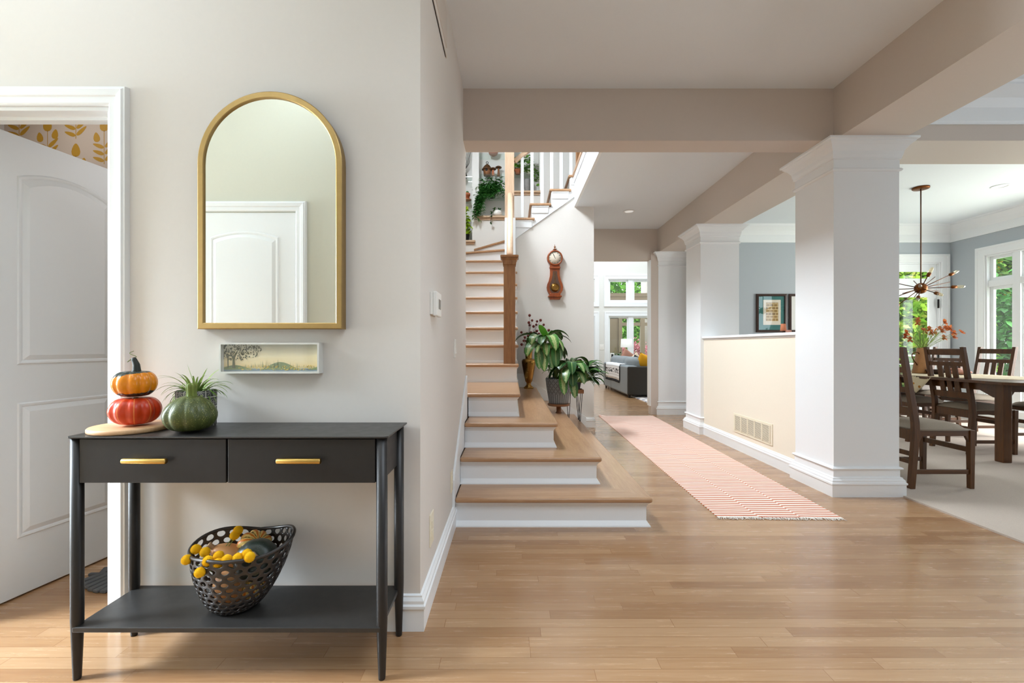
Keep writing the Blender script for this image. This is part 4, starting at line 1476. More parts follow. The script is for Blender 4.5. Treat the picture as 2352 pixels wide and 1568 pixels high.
def pumpkin(label, c, rx, h, mat, ribs, rd, dimple=0.25, pear=0.0, group=None, tilt=None):
    o = thing('pumpkin', label, 'pumpkin', c, 0, group)
    n = 16
    prof = []
    for i in range(n + 1):
        th = -PI / 2 + PI * i / n
        r_ = rx * math.cos(th) ** 0.82
        z = h / 2 + h / 2 * math.sin(th)
        r_ *= 1 - pear * max(0, math.sin(th)) ** 1.3 + pear * 0.25 * max(0, -math.sin(th))
        if i > n * 0.72: z -= h * dimple * ((i / n - 0.72) / 0.28) ** 2 * 0.6
        if i < n * 0.2: z += h * 0.06 * ((0.2 - i / n) / 0.2)
        prof.append((max(r_, 0.0), z))
    m = MB()
    m.lathe(prof, 72, (0, 0, 0), 'z', ribs, rd)
    m.build('rind', mat, o, local=True)
    return o


p1 = pumpkin('glossy red pumpkin on wooden board under the orange one', (-1.345, 1.628, TZ + 0.018), 0.078, 0.108, M_SQ['red'], 10, 0.10)
m = MB(); m.tube([(0, 0, 0.085), (0, 0, 0.1)], [0.012, 0.008], 8); m.build('stem', M_STEMTAN, p1, local=True)
p2 = pumpkin('orange and dark green pumpkin stacked on top of red one', (-1.347, 1.628, TZ + 0.116), 0.067, 0.104, M_SQ['turban'], 10, 0.11)
m = MB()
m.tube([(0.004, 0, 0.082), (0.006, 0, 0.10), (0.005, 0, 0.118), (-0.003, 0, 0.136), (-0.006, 0, 0.142)], [0.019, 0.0125, 0.0105, 0.0085, 0.007], 12)
m.build('stem', M_STEMDARK, p2, local=True)
m = MB()
m.tube([(-0.006 + 0.010 * math.sin(k * 0.7) - 0.001 * k * 0.4, 0.006 * math.cos(k * 0.7), 0.142 + k * 0.0028) for k in range(10)], 0.0011, 5)
m.tube([(-0.006, 0, 0.14), (-0.016, -0.004, 0.134), (-0.022, -0.006, 0.128)], 0.0016, 5)
m.build('tendril', M_STEMGREEN, p2, local=True)
p3 = pumpkin('dark green speckled pumpkin with thick green stem on console', (-1.128, 1.598, TZ), 0.083, 0.128, M_SQ['green'], 10, 0.10, 0.02, 0.2)
m = MB()
m.lathe([(0.024, 0.116), (0.019, 0.121), (0.0155, 0.135), (0.0165, 0.150), (0.0185, 0.164), (0.012, 0.170), (0.0, 0.171)], 30, (0.004, 0, 0), 'z', 6, 0.35)
m.build('stem', M_STEMGREEN, p3, local=True)

sp = thing('spider_plant', 'spider plant in dark star patterned pot behind green pumpkin', 'potted plant', (-1.185, 1.712, TZ))
m = MB()
m.lathe([(0.060, 0), (0.064, 0.004), (0.066, 0.132), (0.063, 0.136), (0.058, 0.132), (0.056, 0.115), (0.0, 0.115)], 40)
m.build('pot', M_STARPOT, sp, local=True)
MB().lathe([(0.0, 0.118), (0.057, 0.118), (0.057, 0.114)], 24).build('soil', M_SOIL, sp, local=True)
m = MB()
rg = random.Random(21)
for k in range(46):
    a = rg.uniform(0, 2 * PI)
    if math.sin(a) > 0.35 and rg.random() < 0.75: a = -a
    up = rg.uniform(0.4, 1.6)
    d = Vector((math.cos(a), math.sin(a) * 0.45, up))
    L = rg.uniform(0.07, 0.15)
    m.leaf((0.02 * math.cos(a), 0.02 * math.sin(a), 0.118), d, L, rg.uniform(0.009, 0.014), 2.2 / (0.5 + up), 10, 0.3, 'strap')
m.leaf((0.0, 0, 0.118), (-0.22, -0.1, 1), 0.12, 0.012, 0.1, 8, 0.3, 'strap')
m.leaf((0.0, 0, 0.118), (0.38, -0.1, 1), 0.115, 0.012, 0.4, 8, 0.3, 'strap')
m.leaf((0.0, 0, 0.118), (0.8, -0.2, 0.75), 0.155, 0.009, 0.9, 10, 0.3, 'strap')
m.leaf((0.0, 0, 0.118), (-0.9, -0.1, 0.7), 0.14, 0.009, 1.3, 10, 0.3, 'strap')
m.build('foliage', M_SPIDER, sp, local=True, recalc=False)

# ------------------------------------------------------------------ woven bowl with squashes on the shelf
SZ = 0.1835
BC = Vector((-0.972, 1.642, SZ))
bk = thing('openwork_basket', 'dark openwork basket of gourds on the console shelf', 'basket', tuple(BC))


def bpt(u, v):
    """u 0..1 around, v 0..1 bottom to rim"""
    a = 2 * PI * u
    ca, sa = math.cos(a), math.sin(a)
    rim = 0.240 + 0.030 * max(0, ca) ** 0.9 + 0.020 * max(0, sa) + 0.012 * math.sin(3 * a + 0.6) - 0.022 * max(0, -sa)
    z = 0.003 + rim * v ** 1.2
    g = math.sin(v * PI / 2) ** 0.7
    rx = 0.062 + 0.118 * g * (0.80 + 0.20 * v)
    ry = 0.058 + 0.056 * g
    w = 1 + 0.03 * math.sin(4 * a + 2) * v
    return Vector((rx * ca * w - 0.026 + 0.030 * v, ry * sa * w, z))


rows, cols = 11, 25
rg = random.Random(4)
jit = {}


def corner(i, j):
    """hex lattice corners: row line i (0..2*rows), column j"""
    key = (i, j % cols)
    if key not in jit:
        jit[key] = (rg.uniform(-0.22, 0.22), rg.uniform(-0.2, 0.2))
    du, dv = jit[key]
    band = i // 2
    frac = (0.30 if i % 2 else -0.0)
    off = 0.5 * ((band + (i % 2)) % 2)
    v = (band + (0.36 if i % 2 else 0.0) + dv * (0.35 if 1 < i < 2 * rows else 0.1)) / rows
    u = ((j + off) + du * 0.5) / cols
    return bpt(u, min(1, max(0.0, v * 0.985 + 0.012)))


m = MB()
m.smooth = True
idx = {}


def vid(i, j):
    key = (i, j % cols)
    if key not in idx:
        idx[key] = len(m.v)
        m.v.append(corner(i, j))
    return idx[key]


for r_ in range(rows - 1):
    # cell of band r_: corners from line pairs (2r+1) .. (2r+4)
    par = r_ % 2
    for j in range(cols):
        i0 = 2 * r_
        # bottom vertex row i0 (offset par*0.5) ; hexagon: bottom apex, lower right, upper right, top apex, upper left, lower left
        if par == 0:
            lo_l, lo_r = (i0 + 1, j - 1), (i0 + 1, j)
            up_l, up_r = (i0 + 2, j - 1), (i0 + 2, j)
        else:
            lo_l, lo_r = (i0 + 1, j), (i0 + 1, j + 1)
            up_l, up_r = (i0 + 2, j), (i0 + 2, j + 1)
        # lines i0+1 and i0+2 share the same horizontal offset
        bot = (i0, j)
        top = (i0 + 3, j)
        ring = [bot, lo_r, up_r, top, up_l, lo_l]
        ids = [vid(*q) for q in ring]
        ctr = sum((m.v[k] for k in ids), Vector()) / 6
        sh = rg.uniform(0.52, 0.70)
        inner = []
        for k in ids:
            inner.append(len(m.v))
            m.v.append(ctr + (m.v[k] - ctr) * sh)
        for k in range(6):
            m.f.append([ids[k], ids[(k + 1) % 6], inner[(k + 1) % 6], inner[k]])
            m.m.append(0); m.sm.append(True); m.uv.append(None)
m.build('lattice', M_BASKET, bk, local=True, subd=2, solid=0.0055, recalc=True)
m = MB()
m.tube([bpt(u / 60, 0.928) for u in range(61)], [0.0062] * 61, 8, False)
m.build('rim', M_BASKET, bk, local=True)
MB().lathe([(0.0, 0.001), (0.062, 0.001), (0.068, 0.008), (0.064, 0.012), (0.0, 0.008)], 30, (-0.026, 0, 0), 'z', 0, 0, 1.0, 0.95).build('bottom', M_BASKET, bk, local=True)


def gourd(name, label, c, rx, h, mat, ribs, rd, rot, stem=None, squeeze=None):
    o = thing(name, label, 'squash', c)
    o.rotation_euler = rot
    n = 18
    prof = []
    for i in range(n + 1):
        th = -PI / 2 + PI * i / n
        r_ = rx * math.cos(th) ** 0.8
        z = h / 2 * math.sin(th)
        if squeeze and z > 0: r_ *= 1 - squeeze * (z / (h / 2)) ** 1.2
        if ribs and i > n * 0.7: z -= h * 0.12 * ((i / n - 0.7) / 0.3) ** 2
        prof.append((max(0, r_), z))
    MB().lathe(prof, 60, (0, 0, 0), 'z', ribs, rd).build('rind', mat, o, local=True)
    if stem:
        m = MB()
        m.lathe([(stem[0] * 1.3, h / 2 - 0.02), (stem[0], h / 2 - 0.004), (stem[0] * 0.9, h / 2 + stem[1] * 0.6), (stem[0] * 1.15, h / 2 + stem[1]), (0, h / 2 + stem[1])], 15, (0, 0, 0), 'z', 5, 0.2)
        m.build('stem', M_STEMTAN, o, local=True)
    return o


gourd('butternut_squash', 'pale tan squash in the dark basket left of green one', (-1.035, 1.655, SZ + 0.168), 0.052, 0.12, M_SQ['butternut'], 0, 0, (0.15, -0.75, 0.2), (0.009, 0.022), 0.35)
gourd('carnival_squash', 'striped cream and orange squash at back of dark basket', (-0.955, 1.695, SZ + 0.192), 0.062, 0.085, M_SQ['stripe'], 10, 0.16, (0.55, 0.55, 0.3), (0.006, 0.006))
gourd('acorn_squash', 'dark green squash in front of striped one in basket', (-0.908, 1.622, SZ + 0.176), 0.072, 0.13, M_SQ['acorn'], 9, 0.03, (0.95, 0.42, 0.0), (0.014, 0.010))
gourd('butternut_squash', 'orange tan squash at bottom of dark basket behind lattice', (-1.00, 1.628, SZ + 0.085), 0.062, 0.11, M_SQ['butternut'], 0, 0, (0.3, 1.2, 0.4))
gourd('turban_squash', 'yellow orange squash low inside basket behind lattice', (-0.935, 1.64, SZ + 0.075), 0.045, 0.08, M_SQ['stripe'], 10, 0.08, (0.4, 0.2, 0.0))

balls = [(428.6, 1285, 1.575, 'yellow pompom flower hanging farthest left over the basket rim'), (450, 1261, 1.62, 'yellow pompom flower at the left rim, topmost of the left cluster'),
         (471, 1267.5, 1.60, 'yellow pompom flower right of the topmost one in the left cluster'), (477, 1288, 1.54, 'yellow pompom flower in the left cluster over the front rim'),
         (459, 1314, 1.525, 'yellow pompom flower hanging lowest outside the basket'), (502, 1276, 1.57, 'yellow pompom flower before the tan squash'),
         (521, 1285, 1.545, 'yellow pompom flower on the front rim right below the tan squash'), (546, 1281, 1.55, 'yellow pompom flower on the front rim left of the green squash'),
         (567, 1272, 1.565, 'yellow pompom flower touching the green squash, behind another'), (573.5, 1279, 1.54, 'yellow pompom flower rightmost on the front rim'),
         (500, 1293, 1.54, 'yellow pompom flower half sunk behind the front rim'), (539, 1229, 1.68, 'yellow pompom flower lower of the pair left of striped squash'),
         (546.5, 1218, 1.69, 'yellow pompom flower upper of the pair left of striped squash')]
proto = None
for k, (px, py, Y, lb) in enumerate(balls):
    c = P(px, py, Y)
    if proto is None:
        proto = thing('craspedia_flower', lb, 'flower', tuple(c), -1.2, 'yellow pompom flowers in the basket')
        m = MB()
        rg = random.Random(9)
        m.ball((0, 0, 0), 0.0155, nu=14, nv=10)
        ga = PI * (3 - 5 ** 0.5)
        for i in range(420):
            z = 1 - 2 * (i + 0.5) / 420
            r_ = (1 - z * z) ** 0.5
            d = Vector((r_ * math.cos(ga * i), r_ * math.sin(ga * i), z))
            a = d.orthogonal().normalized(); b = d.cross(a)
            q = d * 0.015
            w = 0.0011
            m.add([q + a * w, q - a * w * 0.5 + b * w * 0.87, q - a * w * 0.5 - b * w * 0.87, d * rg.uniform(0.0172, 0.019)], [(0, 1, 3), (1, 2, 3), (2, 0, 3)])
        m.build('flower_head', M_YELLOW, proto, local=True, recalc=False)
        m = MB()
        m.tube([(0, 0, -0.012), (0, 0.03, -0.022), (0, 0.075, -0.055)], 0.0013, 6)
        m.build('stem', M_STEMG, proto, local=True)
    else:
        rz = {1: -1.2, 2: -0.9, 4: -0.7, 11: PI, 12: PI - 0.3}.get(k, 0.25 * math.sin(k * 2.3))
        copy_thing(proto, tuple(c), rz, lb)

# ------------------------------------------------------------------ bath mat in the powder room
m = MB()
bx, by = -1.70, 2.22
for s_ in (-1, 1):
    for k in range(12):
        x = bx - 0.30 + k * 0.035
        L = 0.15 * math.sin(PI * min(1, (k + 1.6) / 13)) + 0.01
        m.bar((x, by, 0.008), (x - 0.05 * 0.6 + 0.0, by + s_ * L, 0.008), 0.03, 0.014)
m.bar((bx - 0.36, by, 0.008), (bx + 0.12, by, 0.008), 0.018, 0.014)
tag(m.build('bath_mat', M_MATGREY, bevel=0.004), 'grey braided leaf shaped mat on powder room floor', 'mat')

# ------------------------------------------------------------------ runner rug
RG = thing('runner_rug', 'long red and cream striped runner beside the stairs', 'rug', (1.76, 2.963, 0))
m = MB()
A, B, C_, D = Vector((1.347, 2.975, 0)), Vector((2.150, 2.955, 0)), Vector((2.272, 7.30, 0)), Vector((1.40, 7.30, 0))
NU, NV = 6, 90
v, uvs = [], []
for j in range(NV + 1):
    for i in range(NU + 1):
        a, b = i / NU, j / NV
        p = (A * (1 - a) + B * a) * (1 - b) + (D * (1 - a) + C_ * a) * b
        p.z = 0.006 + 0.0016 * math.sin(b * 60 + a * 3) * (1 if 0 < i < NU else 0.3)
        if j == NV and i == 0: p.z = 0.03
        v.append(p)
        uvs.append((a * 0.825, b * 4.34))
f = [(j * (NU + 1) + i, j * (NU + 1) + i + 1, (j + 1) * (NU + 1) + i + 1, (j + 1) * (NU + 1) + i) for j in range(NV) for i in range(NU)]
m.add(v, f, uvs)
wv = m.build('woven_field', M_RUNNER, RG, recalc=False)
q = wv.modifiers.new('solid', 'SOLIDIFY'); q.thickness = 0.006; q.offset = -1
for (p0, p1, s_) in ((A, B, -1), (D, C_, 1)):
    m = MB()
    rg = random.Random(7)
    for k in range(130):
        a = (k + rg.random() * 0.7) / 130
        p = p0 * (1 - a) + p1 * a
        L = rg.uniform(0.02, 0.042)
        m.tube([(p.x, p.y, 0.006), (p.x + rg.uniform(-0.008, 0.008), p.y + s_ * L * 0.5, 0.005), (p.x + rg.uniform(-0.02, 0.02), p.y + s_ * L, 0.002)], [0.0022, 0.0026, 0.0014], 4)
    m.build('fringe', M_FRINGE, RG)

# ------------------------------------------------------------------ wall clock
CKX, CKY = 0.596, YC
ck = thing('wall_clock', 'cherry wood pendulum wall clock with round dial', 'clock', (CKX, CKY, 1.765))
S = 6.2 / FP / 9.8     # metres per pixel of the enlarged view


def cz(v): return ZA(540 + v / 9.8, 6.2)


def cxx(u): return XA(1240 + u / 9.8, 6.2)


zc = cz(500)
cx0 = cxx(345)
m = MB()
m.lathe([(0.105, -0.055), (0.108, -0.05), (0.108, 0.0)], 40, (cx0, CKY, zc), 'y')
m.lathe([(0.086, -0.07), (0.09, -0.074), (0.102, -0.072), (0.108, -0.06), (0.106, -0.05), (0.086, -0.05)], 40, (cx0, CKY, zc), 'y', caps=False)
body = [(-105, 640), (-115, 720), (-108, 800), (-112, 900), (-140, 1020), (-172, 1090), (-185, 1160), (-176, 1230), (-140, 1300), (-90, 1340)]
bl = [(cx0 + u * S, cz(v)) for u, v in body] + [(cx0 - u * S, cz(v)) for u, v in reversed(body)]
m.prism(bl, 'y', CKY - 0.055, CKY)
m.prism([(cx0 - 125 * S, cz(705)), (cx0 + 125 * S, cz(705)), (cx0 + 115 * S, cz(745)), (cx0 - 115 * S, cz(745))], 'y', CKY - 0.075, CKY)
m.prism([(cx0 - 150 * S, cz(1355)), (cx0 + 150 * S, cz(1355)), (cx0 + 158 * S, cz(1385)), (cx0 - 158 * S, cz(1385))], 'y', CKY - 0.085, CKY)
m.prism([(cx0 - 118 * S, cz(1300)), (cx0 + 118 * S, cz(1300)), (cx0 + 125 * S, cz(1355)), (cx0 - 125 * S, cz(1355))], 'y', CKY - 0.07, CKY)
m.prism([(cx0 - 135 * S, cz(1385)), (cx0 + 135 * S, cz(1385)), (cx0 + 115 * S, cz(1440)), (cx0 - 115 * S, cz(1440))], 'y', CKY - 0.07, CKY)
m.build('case', M_CHERRY, ck, bevel=0.004)
m = MB()
m.lathe([(0.02, cz(310)), (0.03, cz(300)), (0.02, cz(290)), (0.008, cz(280)), (0.006, cz(270)), (0.014, cz(250)), (0.014, cz(238)), (0.004, cz(220)), (0.004, cz(195)), (0, cz(185))], 14, (cx0, CKY - 0.03, 0))
m.build('finial', M_STANDWOOD, ck)
MB().lathe([(0.0, -0.062), (0.087, -0.062), (0.087, -0.055)], 40, (cx0, CKY, zc), 'y').build('dial', M_CREAMPAPER, ck)
m = MB()
for k in range(60):
    a = 2 * PI * k / 60
    r0, r1, w = (0.064, 0.080, 0.0032) if k % 5 == 0 else (0.0775, 0.080, 0.001)
    if k % 5 == 0:
        for off in (-0.004, 0.0, 0.004):
            c_, s_ = math.cos(a), math.sin(a)
            px_ = lambda r_, t_: (cx0 + r_ * s_ + t_ * c_, CKY - 0.0625, zc + r_ * c_ - t_ * s_)
            m.add([px_(r0, off - 0.001), px_(r0, off + 0.001), px_(r1, off + 0.001), px_(r1, off - 0.001)], [(0, 1, 2, 3)])
    else:
        c_, s_ = math.cos(a), math.sin(a)
        px_ = lambda r_, t_: (cx0 + r_ * s_ + t_ * c_, CKY - 0.0625, zc + r_ * c_ - t_ * s_)
        m.add([px_(r0, -w / 2), px_(r0, w / 2), px_(r1, w / 2), px_(r1, -w / 2)], [(0, 1, 2, 3)])
m.build('numerals', M_BLACK, ck, recalc=False)
for ang, ln, w in ((R(-22), 0.072, 0.004), (R(-27), 0.05, 0.006)):
    m = MB()
    d = Vector((math.sin(ang), 0, math.cos(ang)))
    o_ = Vector((cx0, CKY - 0.065, zc))
    m.bar(o_ - d * 0.012, o_ + d * ln, 0.001, w, (math.cos(ang), 0, -math.sin(ang)))
    m.build('hand', M_BLACK, ck)
gl = [(-48, 800), (-52, 870), (-75, 1000), (-110, 1080), (-128, 1160), (-115, 1230), (-70, 1290)]
gp = [(cx0 + u * S, cz(v)) for u, v in gl] + [(cx0 - u * S, cz(v)) for u, v in reversed(gl)]
MB().prism(gp, 'y', CKY - 0.0575, CKY - 0.0545).build('pendulum_window', paint('dark_clock_window', (92, 70, 58), 0.15, 0.1, 0), ck)
MB().lathe([(0, -0.064), (0.03, -0.063), (0.06, -0.058)], 30, (cx0, CKY, cz(1170)), 'y').build('pendulum_bob', M_OLDBRASS, ck)
MB().box(cx0 - 0.003, cx0 + 0.003, CKY - 0.06, CKY - 0.058, cz(1110), cz(810)).build('pendulum_rod', M_OLDBRASS, ck)

# ------------------------------------------------------------------ plants on the stairs
vz = ZT[3]
VB = Vector((XA(1214.5, 6.12), 6.12, vz))
br = thing('brass_vase', 'tall aged brass urn on third step by clock wall', 'vase', tuple(VB))
sc = 6.12 / FP / 6.03
pr = [(68, 1160), (70, 1148), (55, 1135), (34, 1115), (30, 1095), (34, 1078), (48, 1062), (62, 1000), (86, 870), (97, 810), (98, 780), (85, 758), (48, 750), (45, 740), (52, 650), (70, 600), (62, 602), (44, 660), (36, 745)]
m = MB()
m.lathe([(u * sc, (1160 - v) * sc) for u, v in pr], 32)
m.build('body', M_OLDBRASS, br, local=True)
bb = thing('berry_branches', 'dark red berry branches arranged in the brass urn', 'branches', (VB.x, VB.y, vz + 0.50))
rg = random.Random(13)
m = MB()
m2 = MB()
top = Vector((VB.x, VB.y, vz + 0.52))
spots = [(280, 145), (315, 215), (432, 213), (383, 228), (270, 245), (475, 275), (545, 352), (335, 297), (372, 275), (380, 360), (167, 380), (245, 395), (300, 385), (350, 385), (215, 450), (200, 495), (170, 548), (285, 545), (235, 500), (260, 430), (330, 440), (300, 470), (410, 400), (583, 430), (615, 412), (650, 412), (582, 525), (345, 505), (280, 280), (255, 470), (320, 410)]
for (u, v) in spots:
    tip = P(1170 + u / 6.03, 700 + v / 6.03, 6.12 + rg.uniform(-0.1, 0.08))
    mid = top * 0.55 + tip * 0.45 + Vector((rg.uniform(-0.03, 0.03), 0, 0.03))
    m.tube([top - Vector((0, 0, 0.12)), top, mid, tip], [0.003, 0.003, 0.0025, 0.0015], 5)
    m2.ball(tuple(tip), rg.uniform(0.016, 0.021), nu=10, nv=7)
m.build('twigs', M_TWIG, bb)
m2.build('berries', M_BERRY, bb)

# plant stand with large pot
PS = Vector((0.535, 5.16, ZT[2]))
ps = thing('plant_stand', 'low round wooden plant stand on second step', 'plant stand', tuple(PS))
PT = 0.105
m = MB(); m.lathe([(0.034, 0), (0.034, 0.006), (0.027, 0.012), (0.026, PT - 0.03)], 20); m.build('pedestal', M_STANDWOOD, ps, local=True)
m = MB(); m.lathe([(0.03, PT - 0.03), (0.12, PT - 0.025), (0.128, PT - 0.012), (0.12, PT), (0, PT)], 36); m.build('top', M_STANDWOOD, ps, local=True)
PP = Vector((0.535, 5.16, ZT[2] + PT))
pot = thing('potted_aglaonema', 'large variegated plant in grey embossed pot on low stand', 'potted plant', tuple(PP))
m = MB()
m.lathe([(0.10, 0), (0.112, 0.006), (0.115, 0.03), (0.118, 0.05), (0.142, 0.20), (0.150, 0.27), (0.148, 0.285), (0.138, 0.285), (0.13, 0.25), (0, 0.25)], 48)
m.build('pot', M_GREYPOT, pot, local=True)
MB().lathe([(0.0, 0.255), (0.134, 0.255), (0.13, 0.25)], 30).build('soil', M_SOIL, pot, local=True)


def big_leaf(mb, cr, tip_dir, L, W, droop, rg, stem=True):
    mb.leaf(cr, tip_dir, L, W, droop, 8, 0.22, 'oval', rg.uniform(-0.3, 0.3))


rg = random.Random(31)
m = MB(); ms = MB()
c1 = P(1250, 785, 5.16) - PP
c2 = P(1310, 845, 5.10) - PP
c0 = Vector((0, 0, 0.25))
ms.tube([c0 + Vector((-0.02, 0, 0)), (c0 + c1) / 2 + Vector((0.02, 0, 0)), c1], [0.016, 0.014, 0.01], 8)
ms.tube([c0 + Vector((0.04, 0, 0)), (c0 + c2) / 2, c2], [0.014, 0.012, 0.009], 8)
for ctr, n, sc_ in ((c1, 24, 1.0), (c2, 26, 0.95)):
    for k in range(n):
        a = 2 * PI * k / n * 2.4 + rg.uniform(-0.3, 0.3)
        el = 0.75 - 0.75 * (k / n) + rg.uniform(-0.15, 0.15)
        d = Vector((math.cos(a), math.sin(a), el))
        b = ctr + Vector((0, 0, 0.04 - 0.10 * k / n))
        pet = b + d.normalized() * 0.07
        ms.tube([b, pet], [0.005, 0.004], 6)
        m.leaf(pet, d, rg.uniform(0.22, 0.32) * sc_, rg.uniform(0.085, 0.12), rg.uniform(1.2, 2.6), 9, 0.2, 'oval', rg.uniform(-0.3, 0.3))
# hanging leaves in front of the pot
for px, py in ((1290, 858), (1312, 866), (1248, 805), (1262, 800), (1275, 795), (1236, 800)):
    b = P(px, py, 5.16 - 0.16) - PP
    m.leaf(b, (rg.uniform(-0.15, 0.15), -0.25, -0.5), 0.24, 0.10, 0.8, 8, 0.2, 'oval', rg.uniform(-0.2, 0.2))
m.build('foliage', M_VARIEG, pot, local=True, recalc=False)
m = MB()
m.leaf(P(1255, 775, 5.14) - PP, (-0.45, -0.1, 0.8), 0.17, 0.085, 0.1, 8, 0.25, 'oval', 0.8)
m.leaf(P(1250, 775, 5.14) - PP, (-0.9, -0.3, 0.12), 0.22, 0.05, 0.3, 8, 0.25, 'oval')
m.leaf(P(1300, 838, 5.0) - PP, (0.9, -0.2, 0.4), 0.24, 0.05, 0.5, 8, 0.25, 'oval')
m.build('new_leaves', M_BRIGHT, pot, local=True, recalc=False)
ms.build('stems', M_STEMG, pot, local=True)

# hairpin stand with smaller plant
HS = Vector((0.81, 5.70, ZT[1]))
hs = thing('hairpin_stand', 'small wooden crate stand on black hairpin legs on first step', 'plant stand', tuple(HS))
HZ = 0.365
m = MB()
m.box(-0.13, 0.08, -0.10, 0.10, HZ - 0.012, HZ)
for q in ((-0.13, -0.12, -0.10, 0.10), (0.07, 0.08, -0.10, 0.10), (-0.13, 0.08, -0.10, -0.09), (-0.13, 0.08, 0.09, 0.10)):
    m.box(q[0], q[1], q[2], q[3], HZ, HZ + 0.035)
m.build('crate', M_STANDWOOD, hs, local=True, bevel=0.002)
for (x, y) in ((0.035, -0.07), (-0.09, 0.07), (0.035, 0.07)):
    m = MB()
    m.tube([(x - 0.03, y, HZ - 0.012), (x, y * 0.9, 0.005), (x + 0.006, y * 0.9, 0.004), (x + 0.03, y, HZ - 0.012)], 0.004, 6)
    m.build('leg', M_BLACK, hs, local=True)
PQ = HS + Vector((-0.025, 0, HZ))
pl = thing('potted_peace_lily', 'dark narrow leaved plant on the hairpin stand', 'potted plant', tuple(PQ))
m = MB(); m.lathe([(0.06, 0), (0.065, 0.005), (0.085, 0.12), (0.08, 0.125), (0.075, 0.11), (0, 0.11)], 28); m.build('pot', M_FABBLACK, pl, local=True)
m = MB(); ms = MB()
rg = random.Random(44)
for k in range(74):
    a = rg.uniform(0, 2 * PI)
    if rg.random() < 0.45: a = rg.uniform(-0.9, 0.7)
    el = rg.uniform(0.25, 1.7)
    d = Vector((math.cos(a), math.sin(a) * 0.8, el)).normalized()
    b = Vector((0.03 * math.cos(a), 0.03 * math.sin(a), 0.10))
    L0 = rg.uniform(0.08, 0.26)
    pt = b + d * L0
    ms.tube([b, pt], [0.004, 0.003], 5)
    m.leaf(pt, d + Vector((0.1, 0, 0.1)), rg.uniform(0.18, 0.27), rg.uniform(0.055, 0.08), rg.uniform(0.8, 1.8), 8, 0.25, 'lance', rg.uniform(-0.4, 0.4))
m.build('foliage', M_PEACE, pl, local=True, recalc=False)
ms.build('stems', M_STEMG, pl, local=True)

# ------------------------------------------------------------------ niche contents
def pot_lathe(name, mat, parent, r0, r1, h, rim=0.0):
    pr_ = [(r0, 0), (r1, h - rim), (r1 + (0.006 if rim else 0), h - rim), (r1 + (0.008 if rim else 0), h), (r1 - 0.008, h), (r1 - 0.012, h - 0.02), (0, h - 0.02)]
    return MB().lathe(pr_, 28).build(name, mat, parent, local=True)


Y_ = YN + 0.11
o = thing('birdhouse', 'small rustic birdhouse with ring on glass niche shelf', 'birdhouse', (XA(1119, Y_), Y_, 3.966))
s_ = Y_ / FP / 6.03
m = MB(); m.lathe([(48 * s_, 0), (56 * s_, 90 * s_), (50 * s_, 95 * s_)], 10); bd = m.build('body', M_STANDWOOD, o, local=True)
m = MB(); m.lathe([(74 * s_, 84 * s_), (70 * s_, 96 * s_), (40 * s_, 140 * s_), (8 * s_, 165 * s_), (0, 166 * s_)], 12); m.build('roof', M_WALNUT, o, local=True)
m = MB(); m.tube([(16 * s_ * math.cos(t_), 0, 182 * s_ + 16 * s_ * math.sin(t_)) for t_ in [2 * PI * k / 14 for k in range(15)]], 4 * s_, 6); m.build('ring', M_BLACK, o, local=True)
MB().lathe([(0, -56 * s_), (18 * s_, -56 * s_), (18 * s_, -50 * s_)], 16, (-8 * s_, 0, 70 * s_), 'y').build('entrance_hole', M_BLACK, o, local=True)
for px, Yp, h, lb in ((1132.5, 7.58, 0.125, 'smaller wooden toadstool beside the birdhouse'), (1145, 7.63, 0.17, 'larger wooden toadstool farthest from the birdhouse')):
    o = thing('wooden_toadstool', lb, 'ornament', (XA(px, Yp), Yp, 3.966))
    m = MB(); m.lathe([(0.026, 0), (0.018, h * 0.4), (0.016, h - 0.03)], 14); m.build('stalk', M_TERRA if h < 0.14 else M_STANDWOOD, o, local=True)
    m = MB(); m.lathe([(0.012, h - 0.035), (0.05, h - 0.03), (0.055, h - 0.018), (0.03, h), (0, h + 0.002)], 20); m.build('cap', M_WALNUT, o, local=True)
o = thing('candle_stand', 'tiny white pedestal stand before the birdhouse', 'ornament', (XA(1118, 7.70), 7.70, 3.966))
MB().lathe([(0.026, 0), (0.024, 0.008), (0.011, 0.03), (0.011, 0.05), (0.045, 0.075), (0.047, 0.095), (0, 0.095)], 18).build('stand', M_WHITECER, o, local=True)
o = tag(MB().lathe([(0.03, 4.301), (0.07, 4.33), (0.09, 4.40), (0.084, 4.40), (0.06, 4.34), (0, 4.32)], 26, (XA(1133, 7.61), 7.61, 0)).build('pink_bowl', M_ROSE), 'pinkish bowl on top glass shelf over the birdhouse', 'bowl')

